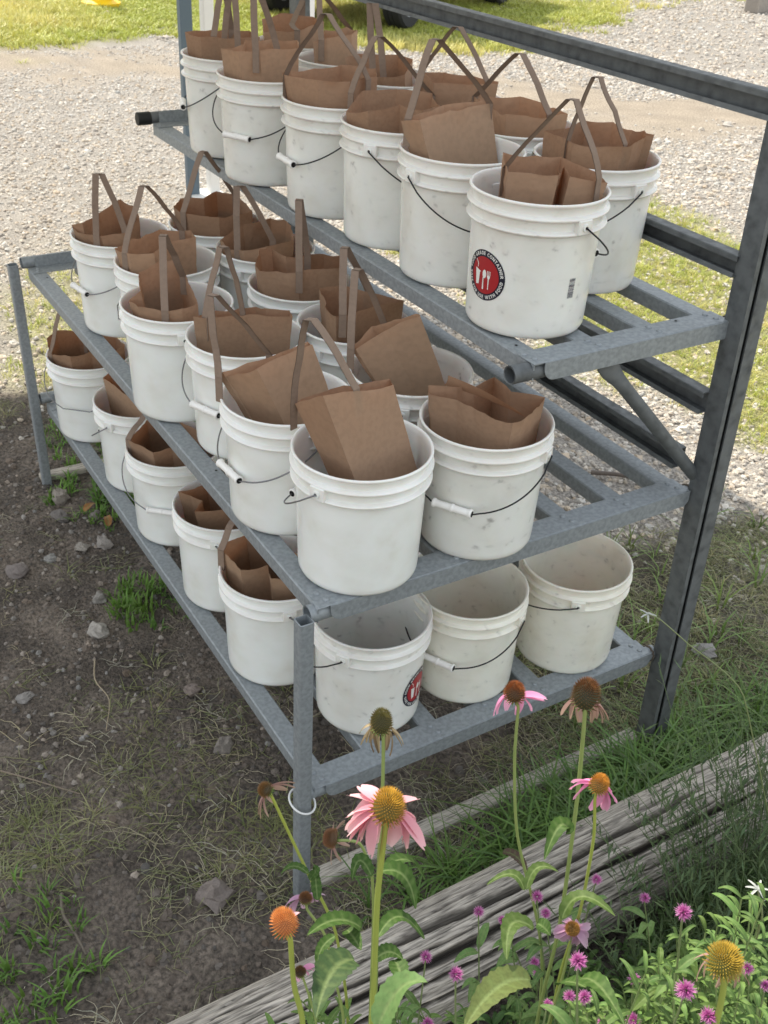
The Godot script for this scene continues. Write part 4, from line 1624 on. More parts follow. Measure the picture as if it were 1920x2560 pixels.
func pale_flower(at: Vector3, r: float, stem: Array, seed_no: int, label: String) -> void:
	rng.seed = seed_no
	var foot: Vector3 = stem[-1]
	var o := thing("pale_flower", label, "flower", foot, "thin-stemmed white flowers")
	var kind := petal_mesh(r, r * 0.22, Color(0.45, 0.47, 0.43), Color(0.60, 0.61, 0.58), 0.3)
	for i in 9:
		var a := rng.randf() * TAU
		var d := Vector3(cos(a), rng.randf_range(-0.7, 0.5), sin(a)).normalized()
		var ez := d.cross(Vector3.UP).normalized()
		part("petal", kind, mats.petal, o, Transform3D(Basis(d, ez.cross(d).normalized(), ez), at - foot))
	var pts := [at - foot]
	for q in stem:
		pts.append(q - foot)
	part("stem", tube_stem(pts, 0.0010, 0.0014, Color(0.22, 0.24, 0.13), Color(0.2, 0.24, 0.1)), mats.stem, o)


func _ready() -> void:
	# camera, sky, sun and exposure
	var cam := Camera3D.new()
	cam.name = "camera"
	cam.basis = Basis(Vector3.UP, -0.57021) * Basis(Vector3.RIGHT, -0.57105) * Basis(Vector3(0, 0, 1), 0.05790)
	cam.position = CAMERA_AT
	cam.fov = 51.499
	cam.near = 0.05
	cam.far = 400.0
	var lens := CameraAttributesPhysical.new()   # a phone lens: the far yard is a little soft
	lens.frustum_focal_length = 12.0 / tan(deg_to_rad(51.499 / 2.0))
	lens.frustum_focus_distance = 1.55
	lens.exposure_aperture = lens.frustum_focal_length / 2.2
	cam.attributes = lens
	cam.fov = 51.499
	add_child(cam)
	cam.current = true
	view = cam.transform.affine_inverse()
	var env := Environment.new()
	env.background_mode = Environment.BG_SKY
	var sky := Sky.new()
	var sm := ProceduralSkyMaterial.new()
	sm.sky_top_color = Color(0.79, 0.82, 0.86)
	sm.sky_horizon_color = Color(0.97, 0.96, 0.93)
	sm.sky_curve = 0.18
	sm.ground_bottom_color = Color(0.42, 0.40, 0.34)
	sm.ground_horizon_color = Color(0.62, 0.62, 0.58)
	sm.sky_energy_multiplier = 1.12
	sm.ground_energy_multiplier = 1.12
	sky.sky_material = sm
	env.sky = sky
	env.tonemap_mode = Environment.TONE_MAPPER_LINEAR
	env.tonemap_exposure = 1.45
	env.sdfgi_enabled = true
	env.ssao_enabled = true
	env.ssil_enabled = true
	var we := WorldEnvironment.new()
	we.name = "environment"
	we.environment = env
	add_child(we)
	var sun := DirectionalLight3D.new()
	sun.name = "sun"
	sun.basis = Basis.looking_at(Vector3(0.12, -1.19, 1.0).normalized())
	sun.light_energy = 1.5
	sun.light_color = Color(1.0, 0.965, 0.90)
	sun.light_angular_distance = 0.55
	sun.shadow_enabled = true
	add_child(sun)
	blobs.seed = 4
	blobs.frequency = 0.05
	blobs.fractal_octaves = 4
	fine.seed = 9
	fine.frequency = 0.12
	fine.fractal_octaves = 3
	make_materials()
	make_ground()
	make_surroundings()
	make_log()
	make_bench()
	make_bucket_parts()
	var o: Node3D
	o = bucket(2, 0.632, -0.216, "bucket_used", -2, 1, 36, "bucket with round red print at the near end, top shelf front row")
	food_mark(o, 3.022, 0.125)
	bar_code(o, 1.52, 0.116)
	o = bucket(2, 0.651, -0.534, "bucket_used", 84, 1, 36, "white bucket second from the near end, top shelf front row")
	o = bucket(2, 0.654, -0.823, "bucket_used", 59, 1, 36, "white bucket third from the near end, top shelf front row")
	o = bucket(2, 0.63, -1.109, "bucket_used", -178, 1, 36, "bucket with grip hanging left fourth from the near end, top shelf front row")
	o = bucket(2, 0.594, -1.465, "bucket_used", 153, 1, 36, "bucket with grip across front fifth from the near end, top shelf front row")
	o = bucket(2, 0.613, -1.789, "bucket_used", -159, 1, 36, "white bucket farthest from the near end, top shelf front row")
	o = bucket(2, 0.925, -0.374, "bucket_used", 177, 0, 36, "white bucket at the near end, top shelf back row")
	o = bucket(2, 0.93, -0.685, "bucket_used", 30, 0, 36, "white bucket second from the near end, top shelf back row")
	o = bucket(2, 0.93, -0.995, "bucket_used", 200, 0, 36, "white bucket third from the near end, top shelf back row")
	o = bucket(2, 0.93, -1.305, "bucket_used", 100, -1, 36, "white bucket fourth from the near end, top shelf back row")
	o = bucket(2, 0.93, -1.615, "bucket_used", 310, -1, 36, "white bucket fifth from the near end, top shelf back row")
	o = bucket(2, 0.93, -1.925, "bucket_used", 20, -1, 36, "white bucket farthest from the near end, top shelf back row")
	o = bucket(1, 0.157, -0.111, "bucket_clean", 246, 1, 36, "clean bucket at the near end, middle shelf front row")
	o = bucket(1, 0.119, -0.387, "bucket_clean", 176, 1, 36, "white bucket second from the near end, middle shelf front row")
	o = bucket(1, 0.177, -0.735, "bucket_clean", 158, 1, 36, "bucket with dirty rim third from the near end, middle shelf front row")
	o = bucket(1, 0.102, -1.006, "bucket_clean", 15, 0, 36, "white bucket fourth from the near end, middle shelf front row")
	o = bucket(1, 0.194, -1.318, "bucket_clean", -163, 0, 36, "white bucket fifth from the near end, middle shelf front row")
	o = bucket(1, 0.153, -1.603, "bucket_clean", 171, 1, 36, "white bucket farthest from the near end, middle shelf front row")
	o = bucket(1, 0.467, -0.099, "bucket_used", 149, 1, 36, "scuffed bucket with front grip at the near end, middle shelf back row")
	o = bucket(1, 0.447, -0.383, "bucket_used", 219, 1, 36, "white bucket second from the near end, middle shelf back row")
	o = bucket(1, 0.466, -0.692, "bucket_clean", 70, -1, 36, "white bucket third from the near end, middle shelf back row")
	o = bucket(1, 0.469, -0.999, "bucket_clean", 10, -1, 36, "white bucket fourth from the near end, middle shelf back row")
	o = bucket(1, 0.505, -1.307, "bucket_clean", 60, -1, 36, "white bucket fifth from the near end, middle shelf back row")
	o = bucket(1, 0.46, -1.577, "bucket_clean", 100, -1, 36, "white bucket farthest from the near end, middle shelf back row")
	o = bucket(0, 0.261, -0.204, "bucket_used", 237, 0, 36, "front one of three empty buckets, with half-turned food print")
	food_mark(o, 1.037, 0.116)
	o = bucket(0, 0.135, -0.477, "bucket_clean", 14, 0, 36, "white bucket second from the near end, bottom shelf front row")
	o = bucket(0, 0.145, -0.824, "bucket_clean", 34, 0, 36, "white bucket third from the near end, bottom shelf front row")
	o = bucket(0, 0.14, -1.201, "bucket_clean", 130, 1, 36, "white bucket fourth from the near end, bottom shelf front row")
	o = bucket(0, 0.151, -1.545, "bucket_clean", 242, 1, 36, "white bucket fifth from the near end, bottom shelf front row")
	o = bucket(0, 0.114, -1.953, "bucket_clean", 131, 0, 36, "white bucket farthest from the near end, bottom shelf front row")
	o = bucket(0, 0.545, -0.185, "bucket_aged", 153, 1, 36, "middle one of three empty buckets at the bench end")
	o = bucket(0, 0.866, -0.147, "bucket_aged", 216, 0, 12, "rear one of three empty buckets, beside the back post")
	o = bucket(0, 0.43, -1.96, "bucket_clean", 10, -1, 36, "white bottom shelf bucket at the far end of the second row")
	o = bucket(0, 0.45, -1.2, "bucket_clean", 20, -1, 36, "white bottom shelf bucket behind the fourth front one")
	o = bucket(0, 0.45, -0.5, "bucket_clean", 80, -1, 36, "white bottom shelf bucket behind the second front one")
	paper_bag(2, 0.613, -1.789, [Vector3(-0.122, 0.055, -0.054), Vector3(-0.112, 0.055, 0.044), Vector3(-0.019, 0.055, 0.088), Vector3(0.068, 0.055, 0.087), Vector3(0.088, 0.055, -0.03), Vector3(0.026, 0.055, -0.083), Vector3(-0.077, 0.055, -0.075)], [[Vector3(-0.065, 0.055, 0.041), Vector3(-0.008, 0.192, -0.014), Vector3(0.044, 0.055, -0.071), Vector3(0, 0, 0)], [Vector3(-0.025, 0.055, 0.123), Vector3(-0.024, 0.195, 0.096), Vector3(-0.042, 0.055, 0.061), Vector3(0, 0, 0)]], 40, "open paper bag farthest from the near end, top shelf front row")
	paper_bag(2, 0.594, -1.465, [Vector3(-0.12, 0.06, -0.061), Vector3(-0.111, 0.07, 0.047), Vector3(-0.06, 0.075, 0.078), Vector3(0.069, 0.075, 0.065), Vector3(0.108, 0.08, -0.023), Vector3(0.053, 0.075, -0.082), Vector3(-0.031, 0.075, -0.088), Vector3(-0.067, 0.075, -0.022)], [[Vector3(-0.07, 0.075, 0.075), Vector3(-0.058, 0.23, 0.05), Vector3(0.009, 0.075, 0.05), Vector3(0, 0, 0)]], 41, "open paper bag fifth from the near end, top shelf front row")
	paper_bag(2, 0.63, -1.109, [Vector3(-0.134, 0.055, -0.07), Vector3(-0.129, 0.055, -0.025), Vector3(-0.095, 0.06, 0.066), Vector3(-0.022, 0.06, 0.108), Vector3(0.084, 0.06, 0.069), Vector3(0.123, 0.065, -0.005), Vector3(0.064, 0.06, -0.096), Vector3(-0.109, 0.06, -0.058)], [[Vector3(-0.124, 0.05, -0.056), Vector3(-0.048, 0.21, 0.019), Vector3(0.043, 0.06, 0.101)], [Vector3(-0.025, 0.035, 0.126), Vector3(0.055, 0.166, 0.114), Vector3(0.215, 0.02, 0.149)]], 42, "open paper bag fourth from the near end, top shelf front row")
	paper_bag(2, 0.654, -0.823, [Vector3(-0.122, 0.015, -0.06), Vector3(-0.111, 0.035, 0.03), Vector3(-0.025, 0.045, 0.038), Vector3(-0.003, 0.045, 0.109), Vector3(0.071, 0.045, 0.074), Vector3(0.116, 0.05, -0.032), Vector3(0.05, 0.05, -0.103), Vector3(-0.047, 0.05, -0.112)], [], 43, "open paper bag third from the near end, top shelf front row")
	paper_bag(2, 0.651, -0.534, [Vector3(-0.135, 0.055, -0.066), Vector3(-0.125, 0.07, -0.001), Vector3(-0.017, 0.075, -0.042), Vector3(0.111, 0.08, -0.055), Vector3(0.107, 0.085, -0.072), Vector3(0, 0.075, -0.093), Vector3(-0.114, 0.06, -0.069)], [[Vector3(-0.119, 0.06, -0.054), Vector3(-0.043, 0.222, -0.081), Vector3(0.11, 0.08, -0.055)]], 44, "bag with tall flat front second from the near end, top shelf front row", Vector3(0.059, -0, 0.038))
	paper_bag(2, 0.632, -0.216, [Vector3(-0.042, 0.05, -0.085), Vector3(-0.078, 0.03, -0.015), Vector3(0.008, 0.03, 0.046), Vector3(0.064, 0.03, -0.005), Vector3(0.025, 0.03, 0.062), Vector3(0.095, 0.02, 0.104), Vector3(0.103, 0.03, 0.062), Vector3(0.11, 0.03, -0.071)], [[Vector3(-0.06, 0.03, -0.044), Vector3(0.022, 0.179, 0.04), Vector3(0.077, 0.03, 0.101)]], 45, "bag with a notched front edge at the near end, top shelf front row")
	paper_bag(2, 0.925, -0.374, [Vector3(-0.112, 0.045, -0.07), Vector3(-0.121, 0.045, 0.048), Vector3(-0.081, 0.045, 0.095), Vector3(-0.029, 0.045, 0.111), Vector3(0.014, 0.045, 0.099), Vector3(0.09, 0.045, 0.056), Vector3(0.108, 0.05, 0.065), Vector3(0.129, 0.045, 0.009), Vector3(0.102, 0.045, -0.004), Vector3(0.098, 0.05, -0.067), Vector3(0.056, 0.045, -0.117), Vector3(-0.049, 0.045, -0.072)], [[Vector3(-0.111, 0.04, 0.022), Vector3(-0.076, 0.183, 0.045), Vector3(-0.005, 0.045, 0.1)]], 46, "bag with glowing orange inside at the near end, top shelf back row")
	paper_bag(2, 0.93, -0.685, [Vector3(-0.074, 0.05, -0.104), Vector3(-0.086, 0.04, 0.009), Vector3(-0.084, 0.04, 0.051), Vector3(0.003, 0.04, 0.116), Vector3(0.07, 0.04, 0.102), Vector3(0.087, 0.04, -0.03), Vector3(0.062, 0.045, -0.087), Vector3(-0.02, 0.045, -0.113)], [[Vector3(-0.069, 0.05, -0.103), Vector3(-0.02, 0.168, -0.002), Vector3(0.023, 0.04, 0.095)]], 47, "open paper bag second from the near end, top shelf back row")
	paper_bag(2, 0.93, -0.995, [Vector3(-0.044, 0.05, -0.096), Vector3(-0.082, 0.05, 0.028), Vector3(-0.013, 0.05, 0.07), Vector3(0.088, 0.05, 0.089), Vector3(0.106, 0.05, 0.066), Vector3(0.08, 0.05, -0.026), Vector3(0.027, 0.05, -0.087)], [[Vector3(-0.045, 0.05, -0.09), Vector3(0.014, 0.179, -0.018), Vector3(0.079, 0.05, 0.058)]], 48, "open paper bag third from the near end, top shelf back row")
	paper_bag(2, 0.93, -1.305, [Vector3(-0.167, 0.04, -0.097), Vector3(-0.156, 0.015, -0.085), Vector3(-0.091, 0.02, 0.094), Vector3(-0.039, 0.03, 0.123), Vector3(0.096, 0.035, -0.05), Vector3(0.077, 0.04, -0.106), Vector3(-0.051, 0.045, -0.122)], [[Vector3(-0.098, 0.025, 0.049), Vector3(-0.111, 0.207, 0.048), Vector3(-0.077, 0.02, 0.075), Vector3(0, 0, 0)]], 49, "open paper bag fourth from the near end, top shelf back row")
	paper_bag(2, 0.93, -1.615, [Vector3(-0.124, 0.055, 0.03), Vector3(-0.076, 0.065, 0.032), Vector3(0.035, 0.065, -0.01), Vector3(0.097, 0.065, -0.081), Vector3(0.059, 0.075, -0.086), Vector3(-0.011, 0.065, -0.105)], [[Vector3(-0.098, 0.06, 0.039), Vector3(-0.056, 0.181, -0.057), Vector3(0.082, 0.065, -0.1)]], 50, "open paper bag fifth from the near end, top shelf back row")
	paper_bag(2, 0.93, -1.925, [Vector3(-0.099, 0.06, -0.078), Vector3(-0.127, 0.03, -0.004), Vector3(-0.06, 0.05, 0.111), Vector3(0.102, 0.055, -0.011), Vector3(0.098, 0.06, -0.083), Vector3(-0.014, 0.07, -0.114)], [[Vector3(-0.061, 0.05, 0.11), Vector3(-0.022, 0.051, -0.007), Vector3(0.065, 0.11, -0.099)]], 51, "open paper bag farthest from the near end, top shelf back row")
	paper_bag(1, 0.153, -1.603, [Vector3(-0.141, 0.025, -0.036), Vector3(-0.131, 0.015, 0.008), Vector3(-0.085, 0.025, 0.096), Vector3(-0.014, 0.035, 0.122), Vector3(0.058, 0.045, 0.02), Vector3(0.078, 0.045, -0.089), Vector3(0.049, 0.06, -0.12), Vector3(-0.038, 0.045, -0.061), Vector3(-0.118, 0.045, 0.016)], [[Vector3(-0.097, 0.025, 0.087), Vector3(-0.078, 0.207, 0.096), Vector3(-0.018, 0.04, 0.117), Vector3(0, 0, 0)]], 52, "bag with high wide strap farthest from the near end, middle shelf front row")
	paper_bag(1, 0.194, -1.318, [Vector3(-0.146, 0.04, -0.032), Vector3(-0.124, 0.045, 0.04), Vector3(-0.068, 0.055, 0.091), Vector3(0.006, 0.055, 0.02), Vector3(0.09, 0.055, 0.009), Vector3(0.101, 0.055, -0.053), Vector3(0.021, 0.055, -0.098), Vector3(-0.081, 0.055, -0.05)], [[Vector3(-0.127, 0.04, 0.02), Vector3(-0.043, 0.206, -0.028), Vector3(0.078, 0.055, -0.062)]], 53, "open paper bag fifth from the near end, middle shelf front row")
	paper_bag(1, 0.102, -1.006, [Vector3(-0.13, 0.02, -0.002), Vector3(-0.123, 0.02, 0.046), Vector3(-0.082, 0.02, 0.093), Vector3(-0.035, 0.03, 0.126), Vector3(0.011, 0.035, 0.122), Vector3(0.039, 0.045, -0.013), Vector3(0.051, 0.075, -0.108), Vector3(0.005, 0.065, -0.128), Vector3(-0.059, 0.045, -0.118), Vector3(-0.098, 0.045, 0.005)], [[Vector3(-0.069, 0.02, 0.099), Vector3(-0.033, 0.186, 0.02), Vector3(0.04, 0.045, -0.045), Vector3(0, 0, 0)]], 54, "crumpled zigzag-rimmed bag fourth from the near end, middle shelf front row")
	paper_bag(1, 0.177, -0.735, [Vector3(-0.121, 0.05, -0.04), Vector3(-0.1, 0.05, -0.017), Vector3(0.007, 0.05, 0.003), Vector3(0.042, 0.05, 0.033), Vector3(0.102, 0.05, 0.059), Vector3(0.113, 0.05, 0.022), Vector3(0.064, 0.05, -0.015), Vector3(0.046, 0.05, -0.034), Vector3(-0.055, 0.05, -0.053)], [[Vector3(-0.094, 0.05, -0.023), Vector3(-0.044, 0.221, -0.02), Vector3(0.005, 0.05, -0.018)]], 55, "upright striped bag third from the near end, middle shelf front row")
	paper_bag(1, 0.119, -0.387, [Vector3(-0.134, 0.04, -0.062), Vector3(-0.089, 0.095, 0.035), Vector3(0.062, 0.11, 0.002), Vector3(0.06, 0.11, -0.016), Vector3(-0.02, 0.095, -0.014), Vector3(-0.081, 0.08, -0.03), Vector3(-0.133, 0.06, -0.049)], [[Vector3(-0.14, 0.05, -0.047), Vector3(-0.132, 0.223, -0.087), Vector3(-0.002, 0.065, -0.078)]], 56, "slanting bag second from the near end, middle shelf front row", Vector3(0.109, -0, 0.07))
	paper_bag(1, 0.157, -0.111, [Vector3(-0.132, 0.1, -0.051), Vector3(-0.117, 0.155, 0.038), Vector3(0.066, 0.125, 0.002), Vector3(0.085, 0.115, -0.041), Vector3(-0.017, 0.115, -0.056), Vector3(-0.107, 0.095, -0.074)], [[Vector3(-0.13, 0.1, -0.054), Vector3(-0.111, 0.286, -0.03), Vector3(-0.03, 0.145, 0.026)]], 57, "tipped tall bag with bottom crease at the near end, middle shelf front row", Vector3(0.101, -0, 0.065))
	paper_bag(1, 0.46, -1.577, [Vector3(-0.128, 0.055, -0.031), Vector3(-0.126, 0.05, 0.018), Vector3(-0.114, 0.055, 0.053), Vector3(-0.041, 0.055, 0.121), Vector3(0.08, 0.055, 0.105), Vector3(0.108, 0.055, -0.067), Vector3(0.054, 0.06, -0.117), Vector3(-0.009, 0.055, -0.075), Vector3(-0.077, 0.055, -0.102)], [[Vector3(-0.121, 0.055, 0.037), Vector3(-0.024, 0.215, -0.022), Vector3(0.102, 0.055, -0.07)]], 58, "open paper bag farthest from the near end, middle shelf back row")
	paper_bag(1, 0.505, -1.307, [Vector3(-0.127, 0.02, -0.048), Vector3(-0.127, 0.01, 0.009), Vector3(-0.108, 0.025, 0.076), Vector3(-0.049, 0.04, 0.11), Vector3(0.049, 0.04, 0.093), Vector3(0.104, 0.04, -0.034), Vector3(0.105, 0.05, -0.072), Vector3(0.071, 0.045, -0.111), Vector3(-0.027, 0.04, -0.1)], [[Vector3(-0.113, 0.02, 0.054), Vector3(-0.1, 0.202, 0.044), Vector3(-0.005, 0.04, 0.071), Vector3(0, 0, 0)]], 59, "open paper bag fifth from the near end, middle shelf back row")
	paper_bag(1, 0.469, -0.999, [Vector3(-0.13, 0.055, -0.025), Vector3(-0.128, 0.05, 0.001), Vector3(-0.053, 0.065, 0.085), Vector3(0.064, 0.065, 0.108), Vector3(0.116, 0.065, 0.015), Vector3(0.077, 0.065, -0.012), Vector3(-0.03, 0.065, -0.036), Vector3(-0.04, 0.065, -0.105), Vector3(-0.081, 0.075, -0.098)], [[Vector3(-0.05, 0.065, 0.086), Vector3(-0.024, 0.24, 0.031), Vector3(0.026, 0.065, -0.012), Vector3(0, 0, 0)]], 60, "bag with tall straight strap fourth from the near end, middle shelf back row")
	paper_bag(1, 0.466, -0.692, [Vector3(-0.055, 0.065, -0.093), Vector3(-0.105, 0.065, 0.037), Vector3(-0.101, 0.06, 0.082), Vector3(-0.043, 0.065, 0.087), Vector3(0.104, 0.065, 0.071), Vector3(0.074, 0.065, 0.022), Vector3(0.014, 0.065, -0.085)], [[Vector3(-0.084, 0.065, 0.089), Vector3(-0.043, 0.205, 0.015), Vector3(0.056, 0.065, -0.026), Vector3(0, 0, 0)]], 61, "open paper bag third from the near end, middle shelf back row")
	paper_bag(1, 0.447, -0.383, [Vector3(-0.129, 0.05, -0.068), Vector3(-0.123, 0.05, -0.055), Vector3(-0.058, 0.095, -0.031), Vector3(0.009, 0.135, 0.01), Vector3(0.007, 0.135, -0.007), Vector3(-0.063, 0.085, -0.086)], [[Vector3(-0.129, 0.05, -0.063), Vector3(-0.094, 0.221, -0.11), Vector3(-0, 0.06, -0.122)]], 62, "tipped creased bag second from the near end, middle shelf back row", Vector3(0.126, -0, 0.081))
	o = paper_bag(1, 0.467, -0.099, [Vector3(-0.104, 0.06, -0.087), Vector3(-0.107, 0.045, -0.072), Vector3(-0.068, 0.045, -0.024), Vector3(-0.05, 0.045, 0.053), Vector3(-0.022, 0.045, 0.115), Vector3(0.014, 0.045, 0.11), Vector3(0.117, 0.045, 0.049), Vector3(0.065, 0.045, -0.006), Vector3(0.075, 0.045, -0.084), Vector3(0.005, 0.045, -0.061)], [], 63, "bag with a flap folded across at the near end, middle shelf back row")
	bag_flap(o, Vector3(-0.041, 0.035, -0.114), Vector3(0.033, 0.035, 0.09), Vector3(-0, 0.062, 0.095), Vector3(-0.043, 0.066, -0.1))
	paper_bag(0, 0.114, -1.953, [Vector3(-0.133, 0.06, -0.039), Vector3(-0.131, 0.01, -0.015), Vector3(-0.091, 0.035, 0.086), Vector3(-0.017, 0.04, 0.084), Vector3(0.037, 0.035, 0.123), Vector3(0.108, 0.04, 0.074), Vector3(0.105, 0.04, -0.012), Vector3(-0.008, 0.04, -0.103), Vector3(-0.085, 0.06, -0.094)], [[Vector3(-0.129, 0.015, -0.02), Vector3(-0.071, 0.163, -0.019), Vector3(-0.003, 0.04, -0.015)]], 64, "open paper bag farthest from the near end, bottom shelf front row")
	paper_bag(0, 0.151, -1.545, [Vector3(-0.087, 0.045, -0.096), Vector3(-0.07, 0.045, -0.015), Vector3(-0.057, 0.045, 0.065), Vector3(-0.037, 0.045, 0.118), Vector3(0.021, 0.045, 0.089), Vector3(-0.002, 0.045, -0.053), Vector3(-0.057, 0.055, -0.113)], [], 65, "short pale leaning bag fifth from the near end, bottom shelf front row")
	paper_bag(0, 0.14, -1.201, [Vector3(-0.133, 0.025, -0.037), Vector3(-0.094, 0.025, 0.069), Vector3(-0.032, 0.025, 0.061), Vector3(0.036, 0.025, 0.116), Vector3(0.083, 0.025, 0.028), Vector3(0.047, 0.025, -0.106), Vector3(-0.043, 0.03, -0.124)], [[Vector3(-0.129, 0.025, -0.041), Vector3(-0.058, 0.079, -0.073), Vector3(0.031, 0.025, -0.099)]], 66, "open paper bag fourth from the near end, bottom shelf front row")
	paper_bag(0, 0.145, -0.824, [Vector3(-0.117, 0.03, -0.063), Vector3(-0.09, 0.02, -0.044), Vector3(-0.07, 0.02, -0.003), Vector3(-0.11, 0.02, 0.039), Vector3(-0.04, 0.02, 0.065), Vector3(0.023, 0.02, 0.083), Vector3(0.043, 0.02, -0.001), Vector3(-0.025, 0.02, -0.084)], [], 67, "bag with curled flap third from the near end, bottom shelf front row")
	paper_bag(0, 0.135, -0.477, [Vector3(-0.123, 0.045, -0.069), Vector3(-0.107, 0.03, 0.01), Vector3(-0.037, 0.03, 0.022), Vector3(-0.055, 0.03, 0.078), Vector3(0.002, 0.03, 0.102), Vector3(0.059, 0.03, 0.047), Vector3(0.044, 0.03, -0.073), Vector3(-0.031, 0.03, -0.127), Vector3(-0.101, 0.055, -0.086)], [[Vector3(-0.124, 0.05, -0.066), Vector3(-0.073, 0.117, -0.085), Vector3(0.006, 0.03, -0.092)]], 68, "bag with folded-in corner second from the near end, bottom shelf front row")
	paper_bag(0, 0.43, -1.96, [Vector3(0.103, 0.025, -0.018), Vector3(0.043, 0.045, -0.117), Vector3(-0.08, 0.065, -0.096), Vector3(-0.103, 0.025, 0.018), Vector3(-0.043, 0.045, 0.117), Vector3(0.08, 0.065, 0.096)], [[Vector3(-0.06, 0.05, 0.05), Vector3(0, 0.16, 0), Vector3(0.06, 0.05, -0.05)]], 80, "open brown bag in the bottom shelf bucket at the far end of the second row")
	paper_bag(0, 0.45, -1.2, [Vector3(0.053, 0.025, -0.091), Vector3(-0.062, 0.045, -0.108), Vector3(-0.125, 0.065, -0), Vector3(-0.053, 0.025, 0.091), Vector3(0.063, 0.045, 0.108), Vector3(0.125, 0.065, 0)], [[Vector3(-0.06, 0.05, 0.05), Vector3(0, 0.16, 0), Vector3(0.06, 0.05, -0.05)]], 81, "open brown bag in the bottom shelf bucket behind the fourth front one")
	paper_bag(0, 0.45, -0.5, [Vector3(0.099, 0.025, -0.036), Vector3(0.022, 0.045, -0.123), Vector3(-0.096, 0.065, -0.08), Vector3(-0.099, 0.025, 0.036), Vector3(-0.022, 0.045, 0.123), Vector3(0.096, 0.065, 0.08)], [[Vector3(-0.06, 0.05, 0.05), Vector3(0, 0.16, 0), Vector3(0.06, 0.05, -0.05)]], 82, "open brown bag in the bottom shelf bucket behind the second front one")
	named_stones()
	make_twigs()
	for i in 3:
		shared["bloom_%d" % i] = bloom_mesh(200 + i)
	var plants := []
	plants.append(coneflower(Vector3(-0.467, 1.534, 0.994), Vector3(0, 0.995, 0.1), 0.016, 0.026, 0.054, 0.018, [Vector3(84, 29, 1), Vector3(96, 35, 1), Vector3(119, 53, 1.1), Vector3(150, 71, 0.9), Vector3(90, 59, 1), Vector3(6, 83, 1), Vector3(336, 59, 1), Vector3(108, 53, 1.1), Vector3(138, 53, 1), Vector3(144, 65, 1), Vector3(126, 77, 1), Vector3(96, 83, 1.1), Vector3(192, 83, 1), Vector3(318, 71, 0.9), Vector3(324, 65, 0.8), Vector3(324, 53, 1), Vector3(354, 59, 0.9), Vector3(6, 47, 0.8), Vector3(24, 35, 1.1), Vector3(66, 41, 1), Vector3(108, 41, 0.9), Vector3(42, 41, 1)], [Vector3(-0.467, 1.534, 0.994), Vector3(-0.468, 1.501, 0.994), Vector3(-0.47, 1.411, 0.993), Vector3(-0.467, 1.202, 0.995)], [Color(0.16, 0.13, 0.03), Color(0.58, 0.25, 0.04), Color(0.86, 0.5, 0.06)], [Color(0.74, 0.3, 0.38), Color(0.86, 0.52, 0.56), Color(0.88, 0.62, 0.64)], [Color(0.33, 0.36, 0.06), Color(0.3, 0.36, 0.07)], 0.0026, "largest pink coneflower, full ring of petals, in front of the front post", 300))
	plants.append(coneflower(Vector3(-0.359, 1.433, 0.811), Vector3(0, 1, 0), 0.013, 0.026, 0.042, 0.006, [Vector3(108, 41, 1), Vector3(119, 65, 1), Vector3(126, 77, 1), Vector3(78, 83, 1.1), Vector3(24, 83, 1.1), Vector3(336, 71, 1), Vector3(348, 47, 1), Vector3(90, 71, 1), Vector3(12, 71, 1), Vector3(102, 59, 1), Vector3(348, 59, 1), Vector3(102, 83, 1)], [Vector3(-0.359, 1.433, 0.811), Vector3(-0.356, 1.415, 0.813), Vector3(-0.354, 1.343, 0.815), Vector3(-0.352, 1.17, 0.816), Vector3(-0.343, 0.856, 0.821)], [Color(0.06, 0.06, 0.02), Color(0.22, 0.15, 0.04), Color(0.2, 0.17, 0.05)], [Color(0.42, 0.33, 0.2), Color(0.45, 0.36, 0.22), Color(0.2, 0.14, 0.09)], [Color(0.24, 0.3, 0.1), Color(0.26, 0.33, 0.1)], 0.002, "withered coneflower with hanging tan black-tipped petals before the bottom shelf", 301))
	plants.append(coneflower(Vector3(-0.173, 1.406, 0.819), Vector3(0, 1, 0), 0.013, 0.021, 0.04, 0.013, [Vector3(138, 53, 0.9), Vector3(119, 65, 1), Vector3(72, 77, 1), Vector3(12, 71, 0.9), Vector3(354, 47, 1), Vector3(348, 23, 1), Vector3(348, 5, 1)], [Vector3(-0.173, 1.406, 0.819), Vector3(-0.167, 1.389, 0.823), Vector3(-0.162, 1.3, 0.826), Vector3(-0.145, 1.158, 0.837), Vector3(-0.108, 1.001, 0.861), Vector3(-0.088, 0.891, 0.873), Vector3(-0.076, 0.728, 0.881)], [Color(0.06, 0.045, 0.02), Color(0.42, 0.13, 0.03), Color(0.42, 0.12, 0.03)], [Color(0.72, 0.26, 0.48), Color(0.82, 0.42, 0.62), Color(0.84, 0.48, 0.66)], [Color(0.24, 0.3, 0.1), Color(0.26, 0.33, 0.1)], 0.0019, "pink coneflower with rusty cone standing highest left of the tall dark one", 302))
